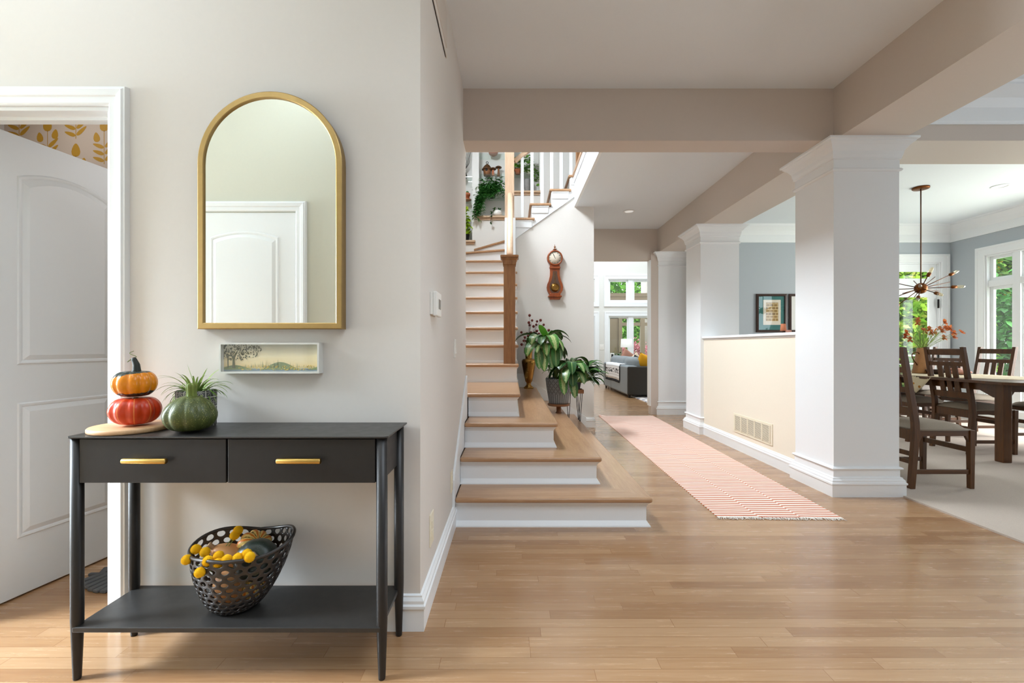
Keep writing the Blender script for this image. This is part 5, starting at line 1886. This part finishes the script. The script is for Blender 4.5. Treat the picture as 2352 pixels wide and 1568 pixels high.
# fern in the middle niche
FB = Vector((XA(1130, Y_), Y_, 3.601))
fe = thing('trailing_fern', 'big bushy green fern trailing from middle niche', 'potted plant', tuple(FB))
pot_lathe('pot', M_FABBLACK, fe, 0.055, 0.075, 0.11)
rg = random.Random(17)
m = MB()
for k in range(170):
    a = rg.uniform(PI * 0.95, PI * 2.05)
    el = rg.uniform(0.1, 1.9)
    p = Vector((0.03 * math.cos(a), 0.03 * math.sin(a), 0.10))
    d = Vector((math.cos(a) * 0.9, math.sin(a) * 0.5, el)).normalized()
    L = rg.uniform(0.12, 0.30)
    if k % 4 == 1: d = Vector((rg.uniform(-0.8, 0.5), -0.9, rg.uniform(-0.3, 0.4))).normalized()
    if k % 4 == 0:
        d = Vector((-0.55 + rg.uniform(-0.3, 0.3), -0.5, 0.2)).normalized()
        L = rg.uniform(0.35, 0.70)
    n = max(4, int(L / 0.04))
    for i in range(n):
        p = p + d * (L / n)
        d = (d + Vector((rg.uniform(-0.12, 0.06), 0, -0.3))).normalized()
        p.y = max(-0.18, min(p.y, 0.10))
        for s_ in (-1, 1):
            m.leaf(p, Vector((s_ * rg.uniform(0.3, 1.0), -rg.uniform(0.3, 1), rg.uniform(-0.8, 0.4))), rg.uniform(0.06, 0.10), rg.uniform(0.020, 0.030), 0.5, 4, 0.2, 'lance', rg.uniform(-0.4, 0.4))
m.build('foliage', M_FERN, fe, local=True, recalc=False)
o = thing('white_planter', 'round white planter with small trailing vine on niche sill', 'potted plant', (XA(1143, 7.52), 7.52, NICHES[1][2] + 0.004))
MB().lathe([(0.045, 0), (0.07, 0.02), (0.078, 0.05), (0.068, 0.085), (0.05, 0.10), (0.045, 0.095), (0, 0.09)], 26).build('pot', M_WHITECER, o, local=True)
m = MB(); ms = MB()
pts = [(0, 0, 0.095), (-0.05, -0.03, 0.11), (-0.09, -0.07, 0.05), (-0.10, -0.085, -0.03), (-0.115, -0.085, -0.12)]
ms.tube(pts, 0.003, 5)
for q in pts[1:]:
    for k in range(4): m.leaf(q, (rg.uniform(-1, 1), -0.4, rg.uniform(-0.8, 0.4)), 0.05, 0.028, 0.4, 4, 0.2, 'oval')
for k in range(5): m.leaf((0.02, 0, 0.09), (rg.uniform(-0.2, 1), -0.2, 1), 0.06, 0.025, 0.4, 4, 0.2, 'oval')
m.build('foliage', M_PEACE, o, local=True, recalc=False)
ms.build('vine', M_TWIG, o, local=True)
# right niche: trailing pothos on shelf, terracotta dish, grey vase
o = thing('trailing_pothos', 'round leaved pothos trailing behind the balusters', 'potted plant', (XA(1216, Y_), Y_ - 0.02, 3.986))
pot_lathe('pot', M_WHITECER, o, 0.05, 0.065, 0.1)
m = MB()
for k in range(130):
    a = rg.uniform(PI, 2 * PI)
    r_ = rg.uniform(0.03, 0.19)
    p = Vector((r_ * math.cos(a), -abs(0.12 * math.sin(a)) * rg.random(), rg.uniform(0.02, 0.28)))
    if p.x > 0.05: p.z -= rg.uniform(0, 0.26)
    m.leaf(p, (rg.uniform(-0.6, 0.6), -0.9, rg.uniform(-0.9, 0.1)), rg.uniform(0.05, 0.075), rg.uniform(0.05, 0.07), 0.4, 4, 0.15, 'oval', rg.uniform(-0.5, 0.5))
m.build('foliage', M_POTHOS, o, local=True, recalc=False)
o = thing('terracotta_pot', 'terracotta pot of green leaves beside the tall oak newel', 'potted plant', (0.105, Y_ - 0.03, 3.986))
pot_lathe('pot', M_TERRA, o, 0.04, 0.055, 0.075, 0.02)
m = MB()
for k in range(60):
    p = Vector((rg.uniform(-0.07, 0.07), rg.uniform(-0.07, 0.03), rg.uniform(0.07, 0.27)))
    m.leaf(p, (rg.uniform(-0.8, 0.8), -0.8, rg.uniform(-0.8, 0.3)), 0.06, 0.055, 0.4, 4, 0.15, 'oval', rg.uniform(-0.5, 0.5))
m.build('foliage', M_POTHOS, o, local=True, recalc=False)
tag(MB().lathe([(0.045, 0), (0.05, 0.01), (0.062, 0.1), (0.064, 0.22), (0.058, 0.235), (0.05, 0.23), (0.05, 0.1), (0, 0.05)], 26, (XA(1211.5, Y_), Y_, NICHES[2][2] + 0.005)).build('grey_vase', M_GREYVASE),
    'grey bark textured vase behind the white balusters', 'vase')
# left niche
o = thing('terracotta_pot', 'terracotta pot on saucer on glass shelf at left niche edge', 'potted plant', (XA(1071, Y_), Y_, 3.551))
MB().lathe([(0.05, 0), (0.085, 0.018), (0.08, 0.022), (0, 0.012)], 24).build('saucer', M_TERRA, o, local=True)
MB().lathe([(0.045, 0.016), (0.06, 0.085), (0.066, 0.085), (0.068, 0.12), (0.058, 0.12), (0.05, 0.1), (0, 0.1)], 24).build('pot', M_TERRA, o, local=True)
m = MB()
for k in range(5): m.ball((rg.uniform(-0.03, 0.03), rg.uniform(-0.03, 0.03), 0.125), 0.018, 0.018, 0.03)
m.build('cactus', M_FERN, o, local=True)
o = thing('lime_pothos', 'lime green leafy plant low in the left niche', 'potted plant', (XA(1068, Y_), Y_ - 0.02, NICHES[0][2] + 0.005))
pot_lathe('pot', M_FABBLACK, o, 0.06, 0.085, 0.16)
m = MB()
for k in range(90):
    p = Vector((rg.uniform(-0.12, 0.1), rg.uniform(-0.1, 0.0), rg.uniform(0.14, 0.56)))
    p.x *= 1.1 - p.z
    m.leaf(p, (rg.uniform(-0.7, 0.7), -0.8, rg.uniform(-1.0, 0.2)), rg.uniform(0.07, 0.11), rg.uniform(0.045, 0.065), 0.5, 5, 0.2, 'oval', rg.uniform(-0.4, 0.4))
m.build('foliage', M_LIME, o, local=True, recalc=False)
o = thing('twig_vase', 'dark bare twigs in a vase at top of left niche', 'vase', (XA(1066, Y_), Y_, 3.921))
MB().lathe([(0.04, 0), (0.05, 0.05), (0.03, 0.12), (0.035, 0.14), (0.025, 0.13), (0, 0.1)], 20).build('body', M_BLACK, o, local=True)
m = MB()
for k in range(5): m.tube([(0, 0, 0.12), (0.02 + 0.015 * k, 0, 0.25), (0.05 + 0.02 * k, 0.0, 0.48 + 0.03 * k)], [0.004, 0.004, 0.002], 5)
m.build('twigs', M_BLACK, o, local=True)

# ------------------------------------------------------------------ half wall top and dining pictures
o = thing('votive_lamp', 'little rose shaded votive on the half wall cap', 'candle holder', (2.52, 4.22, 1.243))
MB().lathe([(0.018, 0), (0.016, 0.01), (0.012, 0.018), (0.014, 0.022)], 16).build('base', M_DARKFRAME, o, local=True)
MB().lathe([(0.026, 0.02), (0.021, 0.085), (0.019, 0.085), (0.024, 0.022)], 22).build('shade', M_TERRA, o, local=True)
tag(MB().lathe([(0.02, 1.243), (0.026, 1.25), (0.026, 1.266), (0.02, 1.27), (0, 1.27)], 18, (2.555, 4.20, 0)).build('tealight_cup', M_ROSE), 'small rose cup on the half wall cap beside near column', 'candle holder')
for (a, b, inner, lb) in ((1736, 1806, True, 'teal matted ornament print in dark frame on dining wall'), (1811, 1880, False, 'dark framed picture half hidden behind near column')):
    x0, x1, z0, z1 = XA(a, YD), XA(b, YD), ZA(763, YD), ZA(675, YD)
    o = thing('framed_print', lb, 'picture', ((x0 + x1) / 2, YD, z0), 0, 'pictures on the dining room wall')
    m = MB(); m.M = face_xz(YD)
    m.sweep([(x0, z0), (x0, z1), (x1, z1), (x1, z0)], [(0, 0), (0, 0.025), (0.03, 0.03), (0.038, 0.02), (0.038, 0)], closed=True, side=1)
    m.build('frame', M_DARKFRAME, o)
    MB().box(x0 + 0.03, x1 - 0.03, YD - 0.012, YD - 0.002, z0 + 0.03, z1 - 0.03).build('mat_board', M_TEAL if inner else M_PLASTIC, o)
    if inner:
        xa, xb, za, zb = XA(1752, YD), XA(1792, YD), ZA(746, YD), ZA(688.5, YD)
        MB().box(xa, xb, YD - 0.014, YD - 0.012, za, zb).build('paper', M_CREAMPAPER, o)
        MB().box(xa + 0.045, xb - 0.04, YD - 0.0155, YD - 0.014, za + 0.06, zb - 0.045).build('print', M_ORN, o)
    MB().box(x0 + 0.03, x1 - 0.03, YD - 0.019, YD - 0.017, z0 + 0.03, z1 - 0.03).build('glass_pane', M_GLASS, o)

# ------------------------------------------------------------------ dining table
DZ = 0.785
C0 = 0.012
tx0, tx1, ty0, ty1 = 4.58, 5.62, 4.12, 6.75
dt = thing('dining_table', 'dark walnut dining table with clipped corners and arched apron', 'dining table', ((tx0 + tx1) / 2, (ty0 + ty1) / 2, C0))
q = 0.13
m = MB()
m.prism([(tx0, ty0 + q), (tx0 + q, ty0), (tx1 - q, ty0), (tx1, ty0 + q), (tx1, ty1 - q), (tx1 - q, ty1), (tx0 + q, ty1), (tx0, ty1 - q)], 'z', DZ - 0.028, DZ)
m.build('tabletop', M_WALNUTX, dt, bevel=0.004)
for x in (tx0 + 0.13, tx1 - 0.13):
    for y in (ty0 + 0.24, ty1 - 0.24):
        MB().box(x - 0.042, x + 0.042, y - 0.042, y + 0.042, C0, DZ - 0.028).build('leg', M_WALNUT, dt, bevel=0.006)


def arch_apron(u0, u1, zt, hgt, rise):
    pts = [(u0, zt), (u1, zt), (u1, zt - hgt)]
    n = 16
    for i in range(n + 1):
        t_ = i / n
        pts.append((u1 - (u1 - u0) * (0.02 + 0.96 * t_), zt - hgt + rise * min(1, 5.5 * math.sin(PI * t_)) ** 0.7))
    pts.append((u0, zt - hgt))
    return pts


for x in (tx0 + 0.13, tx1 - 0.13):
    MB().prism(arch_apron(ty0 + 0.28, ty1 - 0.28, DZ - 0.028, 0.135, 0.06), 'x', x - 0.012, x + 0.012).build('apron', M_WALNUTX, dt)
for y in (ty0 + 0.24, ty1 - 0.24):
    MB().prism(arch_apron(tx0 + 0.17, tx1 - 0.17, DZ - 0.028, 0.135, 0.06), 'y', y - 0.012, y + 0.012).build('apron', M_WALNUTX, dt)
# tablecloth laid diamond wise, two corners hanging over the long sides
m = MB()
ccx, ccy, hd = (tx0 + tx1) / 2, 5.15, 0.72
n = 28
grid = {}
v = []
for i in range(n + 1):
    for j in range(n + 1):
        a, b = i / n * 2 - 1, j / n * 2 - 1
        x, y = (a + b) / 2 * hd, (b - a) / 2 * hd
        z = DZ + 0.003
        xx = ccx + x
        lim = (tx1 - tx0) / 2 + 0.006
        if abs(x) > lim:
            ov = abs(x) - lim
            xx = ccx + math.copysign(lim + 0.01 * math.sin(y * 18), x)
            z -= ov
        v.append((xx, ccy + y, z))
f = [(i * (n + 1) + j, i * (n + 1) + j + 1, (i + 1) * (n + 1) + j + 1, (i + 1) * (n + 1) + j) for i in range(n) for j in range(n)]
m.smooth = True
m.add(v, f)
tc = m.build('tablecloth', M_CLOTH, recalc=False)
q_ = tc.modifiers.new('solid', 'SOLIDIFY'); q_.thickness = 0.003; q_.offset = 1
tag(tc, 'leaf printed cloth laid diamond wise over dining table', 'tablecloth')


# ------------------------------------------------------------------ dining chairs (local: faces +x, seat centre at origin)
def make_chair(label):
    c = thing('dining_chair', label, 'chair', (0, 0, 0), 0, 'mission style dining chairs')
    w, d = 0.205, 0.215
    zs = 0.455
    for s_ in (-1, 1):
        y = s_ * w
        m = MB()   # rear post: leg below, raked back above
        def sec(x, z, a=0.019, b=0.019): return [(x - a, y - b, z), (x + a, y - b, z), (x + a, y + b, z), (x - a, y + b, z)]
        lv = [sec(-d - 0.035, 0), sec(-d, 0.42, 0.022), sec(-d - 0.004, 0.52, 0.022), sec(-d - 0.10, 1.10, 0.017)]
        for a_, b_ in zip(lv, lv[1:]): m.hexa(a_, b_)
        m.build('rear_leg', M_WALNUT, c, local=True, bevel=0.002, merge=1e-5)
        m = MB(); m.hexa([(d - 0.016, y - 0.016, 0), (d + 0.016, y - 0.016, 0), (d + 0.016, y + 0.016, 0), (d - 0.016, y + 0.016, 0)],
                         [(d - 0.02, y - 0.02, zs), (d + 0.02, y - 0.02, zs), (d + 0.02, y + 0.02, zs), (d - 0.02, y + 0.02, zs)])
        m.build('front_leg', M_WALNUT, c, local=True, bevel=0.002)
        m = MB(); m.prism(arch_apron(-d + 0.015, d - 0.015, zs - 0.005, 0.085, 0.045), 'y', y - 0.011, y + 0.011); m.build('side_rail', M_WALNUTX, c, local=True)
        m = MB(); m.bar((-d - 0.02, y, 0.13), (d, y, 0.13), 0.018, 0.034); m.build('stretcher', M_WALNUTX, c, local=True, bevel=0.002)
    m = MB(); m.box(-d - 0.012, -d + 0.012, -w + 0.015, w - 0.015, zs - 0.085, zs - 0.005); m.build('rear_rail', M_WALNUT, c, local=True)
    m = MB(); m.prism(arch_apron(-w + 0.015, w - 0.015, zs - 0.005, 0.075, 0.04), 'x', d - 0.011, d + 0.011); m.build('front_rail', M_WALNUT, c, local=True)
    m = MB(); m.box(-d - 0.02, -d, -w + 0.015, w - 0.015, 0.245, 0.28); m.build('stretcher', M_WALNUT, c, local=True, bevel=0.002)
    m = MB(); m.box(d - 0.010, d + 0.010, -w + 0.01, w - 0.01, 0.28, 0.32); m.build('stretcher', M_WALNUT, c, local=True, bevel=0.002)
    m = MB(); m.box(-d - 0.026, -d - 0.006, -w + 0.01, w - 0.01, 0.185, 0.215); m.build('stretcher', M_WALNUT, c, local=True, bevel=0.002)
    bx_ = lambda z: -d - 0.004 - 0.096 * (z - 0.52) / 0.58
    for z0, z1 in ((1.015, 1.075), (0.90, 0.945), (0.565, 0.63)):
        m = MB()
        m.hexa([(bx_(z0) - 0.011, -w + 0.01, z0), (bx_(z0) + 0.011, -w + 0.01, z0), (bx_(z0) + 0.011, w - 0.01, z0), (bx_(z0) - 0.011, w - 0.01, z0)],
               [(bx_(z1) - 0.011, -w + 0.01, z1), (bx_(z1) + 0.011, -w + 0.01, z1), (bx_(z1) + 0.011, w - 0.01, z1), (bx_(z1) - 0.011, w - 0.01, z1)])
        m.build('back_rail', M_WALNUT, c, local=True, bevel=0.002)
    for yc_ in (-0.082, 0.0, 0.082):
        m = MB(); z0, z1, hw = 0.62, 0.91, 0.027
        m.hexa([(bx_(z0) - 0.006, yc_ - hw, z0), (bx_(z0) + 0.006, yc_ - hw, z0), (bx_(z0) + 0.006, yc_ + hw, z0), (bx_(z0) - 0.006, yc_ + hw, z0)],
               [(bx_(z1) - 0.006, yc_ - hw, z1), (bx_(z1) + 0.006, yc_ - hw, z1), (bx_(z1) + 0.006, yc_ + hw, z1), (bx_(z1) - 0.006, yc_ + hw, z1)])
        m.build('back_slat', M_WALNUT, c, local=True)
    m = MB()   # padded seat
    m.smooth = True
    n = 8
    v = []
    for i in range(n + 1):
        for j in range(n + 1):
            a, b = i / n * 2 - 1, j / n * 2 - 1
            h = (1 - a ** 4) * (1 - b ** 4)
            v.append((a * (d - 0.005), b * (w + 0.012), zs + 0.006 + 0.05 * h ** 0.6))
    f = [(i * (n + 1) + j, (i + 1) * (n + 1) + j, (i + 1) * (n + 1) + j + 1, i * (n + 1) + j + 1) for i in range(n) for j in range(n)]
    m.add(v, f)
    m.box(-d + 0.005, d - 0.005, -w - 0.01, w + 0.01, zs - 0.006, zs + 0.007)
    m.build('seat', M_SEAT, c, local=True)
    return c


ch = make_chair('nearest dining chair, side on beside the near column')
ch.location = (3.365, 3.755, C0)
copy_thing(ch, (4.93, 4.86, C0), 0.0, 'dining chair pushed in at table, back slats facing us')
copy_thing(ch, (4.86, 5.50, C0), 0.0, 'dining chair second along the near long side of the table')
copy_thing(ch, (5.80, 5.73, C0), PI, 'dining chair across the table before right window')
copy_thing(ch, (5.80, 6.36, C0), PI, 'dining chair across the table behind the copper pitcher')
copy_thing(ch, (5.72, 4.86, C0), PI, 'dining chair across the table nearest the right edge')
copy_thing(ch, (5.12, 4.10, C0), PI / 2, 'dining chair at the head of the table, mostly cut off')

# things on the dining table
Ypt = 5.62
pc = P(2118, 856, Ypt)
pt_ = thing('copper_pitcher', 'tall tapered copper pitcher on dining table with flowers', 'pitcher', (pc.x, pc.y, DZ + 0.004))
MB().lathe([(0.095, 0), (0.098, 0.008), (0.052, 0.30), (0.055, 0.315), (0.048, 0.31), (0.085, 0.02), (0, 0.02)], 28).build('body', metal('pale_copper', (206, 158, 112), 0.42, 0.6), pt_, local=True)
m = MB(); m.tube([(-0.055 - 0.055 * (1 - math.cos(a_)) * (1.0 if a_ < 2.2 else 1 - 0.35 * (a_ - 2.2)), -0.02, 0.235 + 0.05 * math.sin(a_) - 0.02 * a_) for a_ in [k * 0.3 for k in range(14)]] + [(-0.08, -0.02, 0.10)], 0.006, 8); m.build('handle', M_ROD, pt_, local=True)
fl = thing('cosmos_bouquet', 'bunch of rust orange cosmos standing in copper pitcher', 'flowers', (pc.x, pc.y, DZ + 0.30))
rg = random.Random(55)
ms = MB(); mf = MB(); ml = MB()
base = Vector((pc.x, pc.y, DZ + 0.27))
heads = [(785, 428), (1065, 590), (935, 600), (935, 665), (790, 520), (740, 570), (625, 580), (440, 550), (530, 540), (460, 580), (345, 385), (160, 600), (215, 710), (830, 525), (870, 525), (770, 680), (340, 445), (700, 530), (560, 600), (140, 660)]
for (u, v) in heads:
    tip = P(2060 + u / 7.126, 680 + v / 7.126, Ypt + rg.uniform(-0.12, 0.12))
    mid = base * 0.5 + tip * 0.5 + Vector((0, 0, 0.03))
    ms.tube([base, mid, tip], [0.0025, 0.002, 0.0016], 5)
    nrm = Vector((rg.uniform(-0.6, 0.6), -0.7, rg.uniform(0.1, 1.0))).normalized()
    a = nrm.orthogonal().normalized()
    b = nrm.cross(a)
    for k in range(7):
        t_ = 2 * PI * k / 7
        mf.leaf(tip, a * math.cos(t_) + b * math.sin(t_) + nrm * 0.15, 0.05, 0.034, 0.1, 3, 0.15, 'oval')
    mf.ball(tuple(tip), 0.006, nu=8, nv=5)
for k in range(170):
    d = Vector((rg.gauss(0.05, 0.55), rg.gauss(0, 0.4), 1.0))
    L = rg.uniform(0.05, 0.26)
    ml.leaf(base + d.normalized() * L, d + Vector((rg.uniform(-0.6, 0.6), 0, 0)), rg.uniform(0.05, 0.1), 0.008, 0.4, 3, 0.1, 'lance')
ms.build('stems', M_STEMG, fl)
mf.build('blossoms', leaf_mat('rust_petal', (186, 96, 48), (222, 132, 80), 0.7, None, 0.3), fl, recalc=False)
ml.build('foliage', M_SPIDER, fl, recalc=False)
c = P(2205, 850, 5.3)
o = thing('rust_napkin', 'folded rust cloth napkin on the dining table', 'napkin', (c.x, c.y, DZ + 0.004))
m = MB(); m.ball((0, 0, 0.028), 0.13, 0.07, 0.028); m.ball((-0.03, 0.03, 0.06), 0.07, 0.05, 0.02); m.build('cloth', M_ROSE, o, local=True)
c = P(2150, 850, 5.45)
tag(MB().lathe([(0.04, DZ + 0.004), (0.08, DZ + 0.02), (0.1, DZ + 0.055), (0.094, DZ + 0.055), (0.07, DZ + 0.02), (0, DZ + 0.012)], 26, (c.x, c.y, 0)).build('serving_bowl', M_DARKFRAME), 'dark serving bowl on the dining table beside pitcher', 'bowl')
o = thing('wicker_basket', 'white wicker basket on the chair behind the pitcher', 'basket', (5.74, 6.34, C0 + 0.505))
m = MB(); m.box(-0.14, 0.14, -0.12, 0.12, 0, 0.15); m.build('body', paint('white_wicker', (214, 206, 200), 0.8, 0.4, 0.6, 150), o, local=True, bevel=0.02)
m = MB(); m.ball((-0.09, -0.06, 0.155), 0.06, 0.05, 0.03); m.build('red_cloth', paint('coral_cloth', (226, 92, 80), 0.8, 0.2), o, local=True)

# ------------------------------------------------------------------ chandelier
YCH = (CEIL - EYE) * FP / (HY - 430)
XCH = XA(2115, YCH)
ZCH = ZA(662, YCH)
cl = thing('sputnik_chandelier', 'bronze sputnik chandelier with bare bulbs over dining table', 'chandelier', (XCH, YCH, ZCH))
MB().lathe([(0.085, CEIL), (0.085, CEIL - 0.018), (0.078, CEIL - 0.024), (0.0, CEIL - 0.024)], 32, (XCH, YCH, 0)).build('canopy', M_COPPER, cl)
MB().tube([(XCH, YCH, ZCH), (XCH, YCH, CEIL - 0.02)], 0.0065, 10).build('rod', M_ROD, cl)
MB().ball((XCH, YCH, ZCH), 0.066, nu=24, nv=16).build('hub', M_COPPER, cl)
H = Vector((XCH, YCH, ZCH))
arms = [((380, 1090), -0.20, True), ((655, 1105), 0.05, True), ((705, 1265), -0.1, True), ((480, 1350), -0.34, True), ((235, 1405), -0.22, True), ((262, 1255), -0.40, True), ((30, 1215), 0.08, True), ((30, 1430), -0.05, True),
        ((430, 1155), 0.3, False), ((600, 1212), 0.2, False), ((480, 1318), 0.3, False), ((190, 1200), 0.3, False), ((40, 1275), 0.2, False), ((40, 1325), -0.1, False), ((40, 1370), 0.25, False), ((195, 1385), 0.3, False)]
for (u, v), dy, bulb in arms:
    if u < 60:
        w = u - 260
        tip = P(2060 + (270 + w * (1.5 if bulb else 1.3)) / 4.9, 400 + (1270 + (v - 1270) * 1.5) / 4.9, YCH) + Vector((0, dy, 0))
    else:
        YY = YCH + dy
        tip = P(2060 + u / 4.9, 400 + v / 4.9, YY)
    d = (tip - H).normalized()
    L = (tip - H).length
    m = MB()
    e = H + d * (L - (0.075 if bulb else 0.0))
    m.tube([H + d * 0.05, e], 0.005, 8)
    ar = m.build('arm', M_ROD, cl)
    if bulb:
        m = MB(); m.tube([e - d * 0.01, e, e + d * 0.045], [0.009, 0.019, 0.019], 12)
        sk = m.build('socket', M_COPPER, cl)
        m = MB(); m.tube([e + d * 0.045, e + d * 0.06, e + d * 0.10, e + d * 0.125, e + d * 0.132], [0.011, 0.018, 0.018, 0.012, 0.002], 12)
        m.build('bulb', M_BULB, cl)

# ------------------------------------------------------------------ living room
YS = 9.86
XSF = XA(1441, YS)
sf = thing('sofa', 'blue grey sofa with dark end panel seen past the runner', 'sofa', (XSF + 0.5, 11.2, 0))
YS1 = 12.45
ST_ = 0.69
MB().box(XSF, XSF + 0.24, YS + 0.02, 11.5, 0.06, ST_).build('back_frame', M_SOFA, sf, bevel=0.04, seg=3)
MB().box(XSF, XSF + 0.24, 11.51, YS1, 0.06, ST_).build('back_frame', M_SOFA, sf, bevel=0.04, seg=3)
MB().box(XSF + 0.01, XSF + 1.0, YS - 0.01, YS + 0.24, 0.06, ST_ - 0.01).build('arm', M_SOFAD, sf, bevel=0.03, seg=3)
MB().box(XSF + 0.2, XSF + 1.0, YS + 0.2, YS1, 0.06, 0.42).build('seat_base', M_SOFA, sf, bevel=0.03)
for k in range(3):
    y0 = YS + 0.26 + k * 0.75
    MB().box(XSF + 0.15, XSF + 0.42, y0, y0 + 0.70, 0.42, ST_ + 0.19).build('back_cushion', M_SOFA, sf, bevel=0.125, seg=5)
for (x, y) in ((XSF + 0.06, YS + 0.06), (XSF + 0.9, YS + 0.06), (XSF + 0.06, YS1 - 0.1)):
    MB().lathe([(0.022, 0), (0.028, 0.06)], 12, (x, y, 0)).build('foot', M_BLACK, sf)


def cushion(label, c, w, h, t_, mat, rot):
    m = MB(); m.smooth = True
    n = 10
    v = []
    for s_ in (-1, 1):
        for i in range(n + 1):
            for j in range(n + 1):
                a, b = i / n * 2 - 1, j / n * 2 - 1
                e = (1 - a ** 2) * (1 - b ** 2)
                v.append((a * w / 2 * (1 - 0.06 * (1 - b * b)), s_ * t_ / 2 * max(0, e) ** 0.5, b * h / 2 * (1 - 0.06 * (1 - a * a))))
    N = (n + 1) ** 2
    f = []
    for i in range(n):
        for j in range(n):
            q = (i * (n + 1) + j, (i + 1) * (n + 1) + j, (i + 1) * (n + 1) + j + 1, i * (n + 1) + j + 1)
            f += [q, tuple(N + k for k in reversed(q))]
    m.M = Matrix.Translation(c) @ rot.to_4x4()
    m.add(v, f)
    o = m.build('throw_pillow', mat, merge=1e-5)
    return tag(o, label, 'pillow', 'pillows on the sofa')


from mathutils import Euler
cushion('mustard yellow throw pillow at the near end of sofa', P(1482, 832, 10.2), 0.42, 0.34, 0.16, M_MUSTARD, Euler((0.2, 0.35, 0.25)).to_matrix())
cushion('oatmeal throw pillow standing on its corner on sofa', P(1459, 832, 10.75), 0.36, 0.36, 0.14, M_BEIGEF, Euler((0.2, 0.85, 0.3)).to_matrix())
cushion('charcoal throw pillow between grey cushions and oatmeal pillow', P(1466, 834, 10.4), 0.40, 0.28, 0.14, M_FABBLACK, Euler((0.1, 0.4, 0.5)).to_matrix())
cushion('dusty rose throw pillow leaning beyond the back cushions', P(1443, 822, 11.6), 0.5, 0.34, 0.14, M_ROSE, Euler((0.1, 0.5, 0.5)).to_matrix())
# throw over the back
m = MB(); m.smooth = True
v, uvs = [], []
n = 16
for i in range(n + 1):
    for j in range(13):
        a, b = i / n, j / 12
        y = 10.55 + a * 1.5
        s_ = b * 0.62
        if s_ < 0.36: x, z = XSF - 0.012 - 0.006 * math.sin(a * 22), ST_ - 0.36 + s_ + 0.008 * math.sin(a * 5)
        else: x, z = XSF + (s_ - 0.36), ST_ + 0.012
        z = min(z, ST_ + 0.012)
        v.append((x, y, z))
        uvs.append((a, b))
f = [(i * 13 + j, i * 13 + j + 1, (i + 1) * 13 + j + 1, (i + 1) * 13 + j) for i in range(n) for j in range(12)]
m.add(v, f, uvs)
tw = thing('throw_blanket', 'white and black woven throw over the sofa back', 'blanket', (XSF, 11.3, ST_ - 0.36))
bl_ = m.build('cloth', M_THROW, tw, recalc=False)
q_ = bl_.modifiers.new('solid', 'SOLIDIFY'); q_.thickness = 0.008; q_.offset = 0
m = MB()
rg = random.Random(3)
for k in range(50):
    y = 10.55 + k * 0.0306
    z = ST_ - 0.36 + 0.008 * math.sin((y - 10.55) / 1.5 * 5)
    m.tube([(XSF - 0.014, y, z), (XSF - 0.018, y + rg.uniform(-0.02, 0.02), z - 0.06)], [0.006, 0.008], 5)
for y in (10.545, 12.055):
    for k in range(16): m.tube([(XSF - 0.014, y, ST_ - 0.36 + k * 0.022), (XSF - 0.02, y + (-0.05 if y < 11 else 0.05), ST_ - 0.38 + k * 0.022)], [0.007, 0.008], 5)
m.build('fringe', M_FABBLACK, tw)
# end table, lamp, plant and small frame at the far end of the sofa
YT = 12.85
c = P(1439, 797, YT)
et = thing('end_table', 'low dark end table hidden behind the sofa', 'table', (c.x, YT, 0))
MB().box(2.74, c.x + 0.3, YT - 0.22, YT + 0.25, 0.62, 0.66).build('top', M_WALNUTX, et)
for sx in (2.78 - c.x, 0.26):
    for sy in (-0.18, 0.2): MB().box(c.x + sx - 0.02, c.x + sx + 0.02, YT + sy - 0.02, YT + sy + 0.02, 0, 0.62).build('leg', M_WALNUT, et)
lp = thing('table_lamp', 'table lamp with white drum shade beyond the sofa', 'lamp', (c.x, YT, 0.66))
zt, zb = ZA(778, YT), ZA(797.5, YT)
MB().lathe([(0.05, 0), (0.10, 0.03), (0.13, 0.14), (0.09, 0.27), (0.03, 0.34), (0.02, zb - 0.66 + 0.05)], 22).build('base', M_STEMG, lp, local=True)
MB().lathe([(0.165, zb - 0.66), (0.15, zt - 0.66), (0.147, zt - 0.66), (0.162, zb - 0.66)], 28, caps=False).build('lamp_shade', M_SHADE, lp, local=True)
o = thing('photo_frame', 'tiny white photo frame on the table beyond sofa', 'photo frame', (XA(1404.5, YT), YT - 0.1, 0.66))
MB().box(-0.055, 0.055, -0.01, 0.01, 0, ZA(810, YT) - 0.66).build('frame', M_PLASTIC, o, local=True)
MB().box(-0.03, 0.03, -0.012, -0.0101, 0.08, ZA(812, YT) - 0.67).build('print', M_FABBLACK, o, local=True)
o = thing('leafy_houseplant', 'small dark houseplant beside the photo frame', 'potted plant', (XA(1416, YT), YT - 0.05, 0.66))
pot_lathe('pot', M_WHITECER, o, 0.06, 0.08, 0.12)
m = MB()
for k in range(60): m.leaf((rg.uniform(-0.12, 0.12), rg.uniform(-0.06, 0.06), rg.uniform(0.13, 0.27)), (rg.uniform(-1, 1), -0.6, rg.uniform(-0.5, 0.6)), 0.06, 0.045, 0.4, 3, 0.2, 'oval')
m.build('foliage', M_PEACE, o, local=True, recalc=False)
tag(MB().box(2.68, 4.8, 9.0, 12.6, 0.0, 0.012).build('area_rug', M_RUGPAT), 'pale patterned area rug showing beyond the dark sofa end', 'rug')
for o in scene.objects:
    if '_o' in o: del o['_o']
